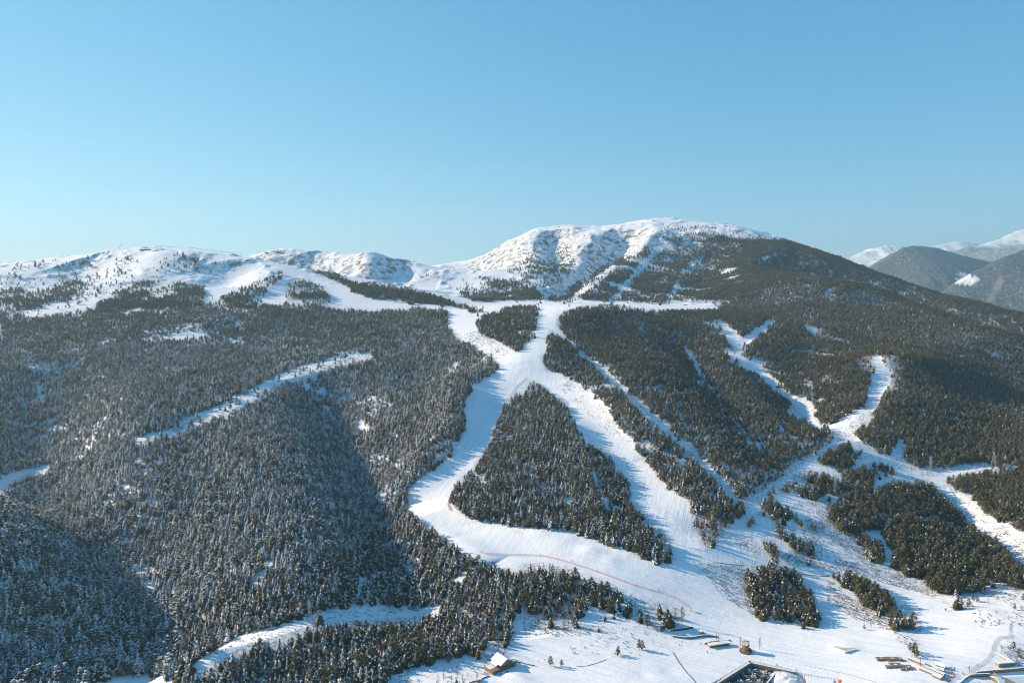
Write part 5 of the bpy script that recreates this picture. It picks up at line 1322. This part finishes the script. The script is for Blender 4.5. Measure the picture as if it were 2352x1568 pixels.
# ---- safety nets
q_ = NT('net_mesh'); q_.b.inputs['Base Color'].default_value = (.72, .26, .25, 1); q_.b.inputs['Roughness'].default_value = .9; q_.b.inputs['Alpha'].default_value = .38; m_net = q_.m
q_ = NT('net_mesh_strong'); q_.b.inputs['Base Color'].default_value = (.70, .05, .05, 1); q_.b.inputs['Roughness'].default_value = .9; q_.b.inputs['Alpha'].default_value = .6; m_net2 = q_.m
def net(pts, h, mat, label, y1=2600., poles=12., ph=None):
    W = [foot(px, py, y1) for px, py in pts]; t = thing('safety_net', label, 'safety net', (0, 0, 0)); P_ = []
    for a, c_ in zip(W, W[1:]):
        n_ = max(1, int((c_ - a).length / 2.5)); P_ += [a.lerp(c_, i / n_) for i in range(n_)]
    P_.append(W[-1]); b = Buf(); th_ = .03
    for s_ in (0,):
        for p in P_:
            z = gz1(p.x, p.y); b.v += [(p.x, p.y, z + .05), (p.x + .02, p.y + .25, z + h)]
        for i in range(len(P_) - 1): b.f.append((i*2, i*2+2, i*2+3, i*2+1)); b.m.append(0)
    part('netting', b, mat, t)
    acc = 0
    for i in range(1, len(P_)):
        acc += (P_[i] - P_[i-1]).length
        if acc > poles:
            acc = 0; p = P_[i]; z = gz1(p.x, p.y); bb = Buf(); bb.bar((p.x, p.y + .3, z - .3), (p.x, p.y + .3, z + (ph or h * 1.05)), .09); part('pole', bb, m_dark, t)
net([(1580,1818),(1605,1827),(1650,1829),(1720,1830),(1790,1834),(1850,1847),(1930,1872),(2010,1900),(2090,1930),(2150,1948),(2190,1956),(2230,1975),(2256,1997)], 2.0, m_net, 'long pink red safety net along the lower edge of the main run', poles=20, ph=5)
net([(1489,1628),(1479,1645),(1475,1665),(1482,1682)], 2.2, m_net2, 'short bright red net at the sharp bend of the main run')
net([(1735,1245),(1700,1275),(1675,1310),(1655,1345),(1643,1395),(1632,1440)], 1.6, m_net, 'pink net curving along the right edge of the main run above the knoll', poles=30, ph=4)
net([(3345,2098),(3319,2101),(3289,2105),(3279,2115),(3271,2130),(3266,2151),(3254,2170),(3241,2183),(3216,2197),(3197,2216)], 1.6, m_net, 'red net curving down the right side of the lower slope', poles=9)
net([(1600,1005),(1655,1017),(1690,1019)], 2, m_net, 'orange red net on the crest left of the top of the main run', 4000)
net([(1140,944),(1150,948),(1155,960),(1172,972)], 2.2, m_net, 'small orange red net on the bend high on the left hand ski run', 4000)
net([(3015,2183),(3045,2203),(3075,2222),(3095,2240)], 1.2, m_net, 'low red net beside the conveyor sheds')
low_wall('rail_fence', [(2352,1853),(2400,1858),(2450,1862)], .5, .1, m_wood, 'thin brown fence along the junction of the ski runs', 'fence', cap=False)
low_wall('rail_fence', [(2628,1890),(2660,1893),(2700,1897),(2735,1899)], .5, .1, m_wood, 'thin brown fence between the oval wood and the narrow wood', 'fence', cap=False)
low_wall('rail_fence', [(2650,2190),(2720,2205),(2800,2222),(2890,2248)], .22, .1, m_grey, 'low rope fence crossing the snow right of the car park', 'fence', cap=False)
# ---- snow cannons
for px, py, lb in ((2277,2012,'yellow snow cannon at the edge of the run left of the round tower'),(3266,2060,'yellow snow cannon beside bare bushes at the right'),(2590,1851,'slim yellow snow lance at the bend above the oval wood')):
    p = foot(px, py); t = thing('snow_cannon', lb, 'snow cannon', p, rr(0, 3))
    b = Buf(); b.bar((0,0,0),(0,0,1.6),.12); b.box(-.7,-.1,0,.7,.1,.15); b.box(-.1,-.7,0,.1,.7,.14); part('stand', b, m_dark, t)
    b = Buf(); b.bar((-.8,0,1.8),(.9,0,2.2),.7,.55,n=12); part('barrel', b, m_yel, t)
    b = Buf(); b.bar((.9,0,2.2),(1.5,0,3.8),.07); part('lance', b, m_yel, t)
# ---- felled logs in the power line clearing
k_ = 0
for i in range(60):
    u1 = random.random(); cx_ = 640 + (1430 - 640) * u1; top = np.interp(cx_, [640, 800, 950, 1100, 1430], [2170, 2085, 2025, 2003, 1998]); bot = np.interp(cx_, [640, 800, 950, 1100, 1430], [2175, 2115, 2060, 2040, 2010])
    p = foot(cx_, rr(top + 4, bot - 2)); L = rr(2.5, 7); a = rr(-.3, .7)
    if k_ >= 45: break
    k_ += 1
    e = Vector((math.cos(a) * L, math.sin(a) * L, 0)); q2 = p + e; q2.z = gz1(q2.x, q2.y); b = Buf()
    b.bar(tuple(Vector((0,0,.22))), tuple(q2 - p + Vector((0,0,.22))), .22, .14, n=6)
    o = b.obj('felled_log', [m_rock if i % 4 == 0 else M_bark]); o.location = p; tag(o, 'dark felled log lying on the snow of the power line clearing', 'log', 'felled logs in the clearing')
print('things', time.time() - T0)
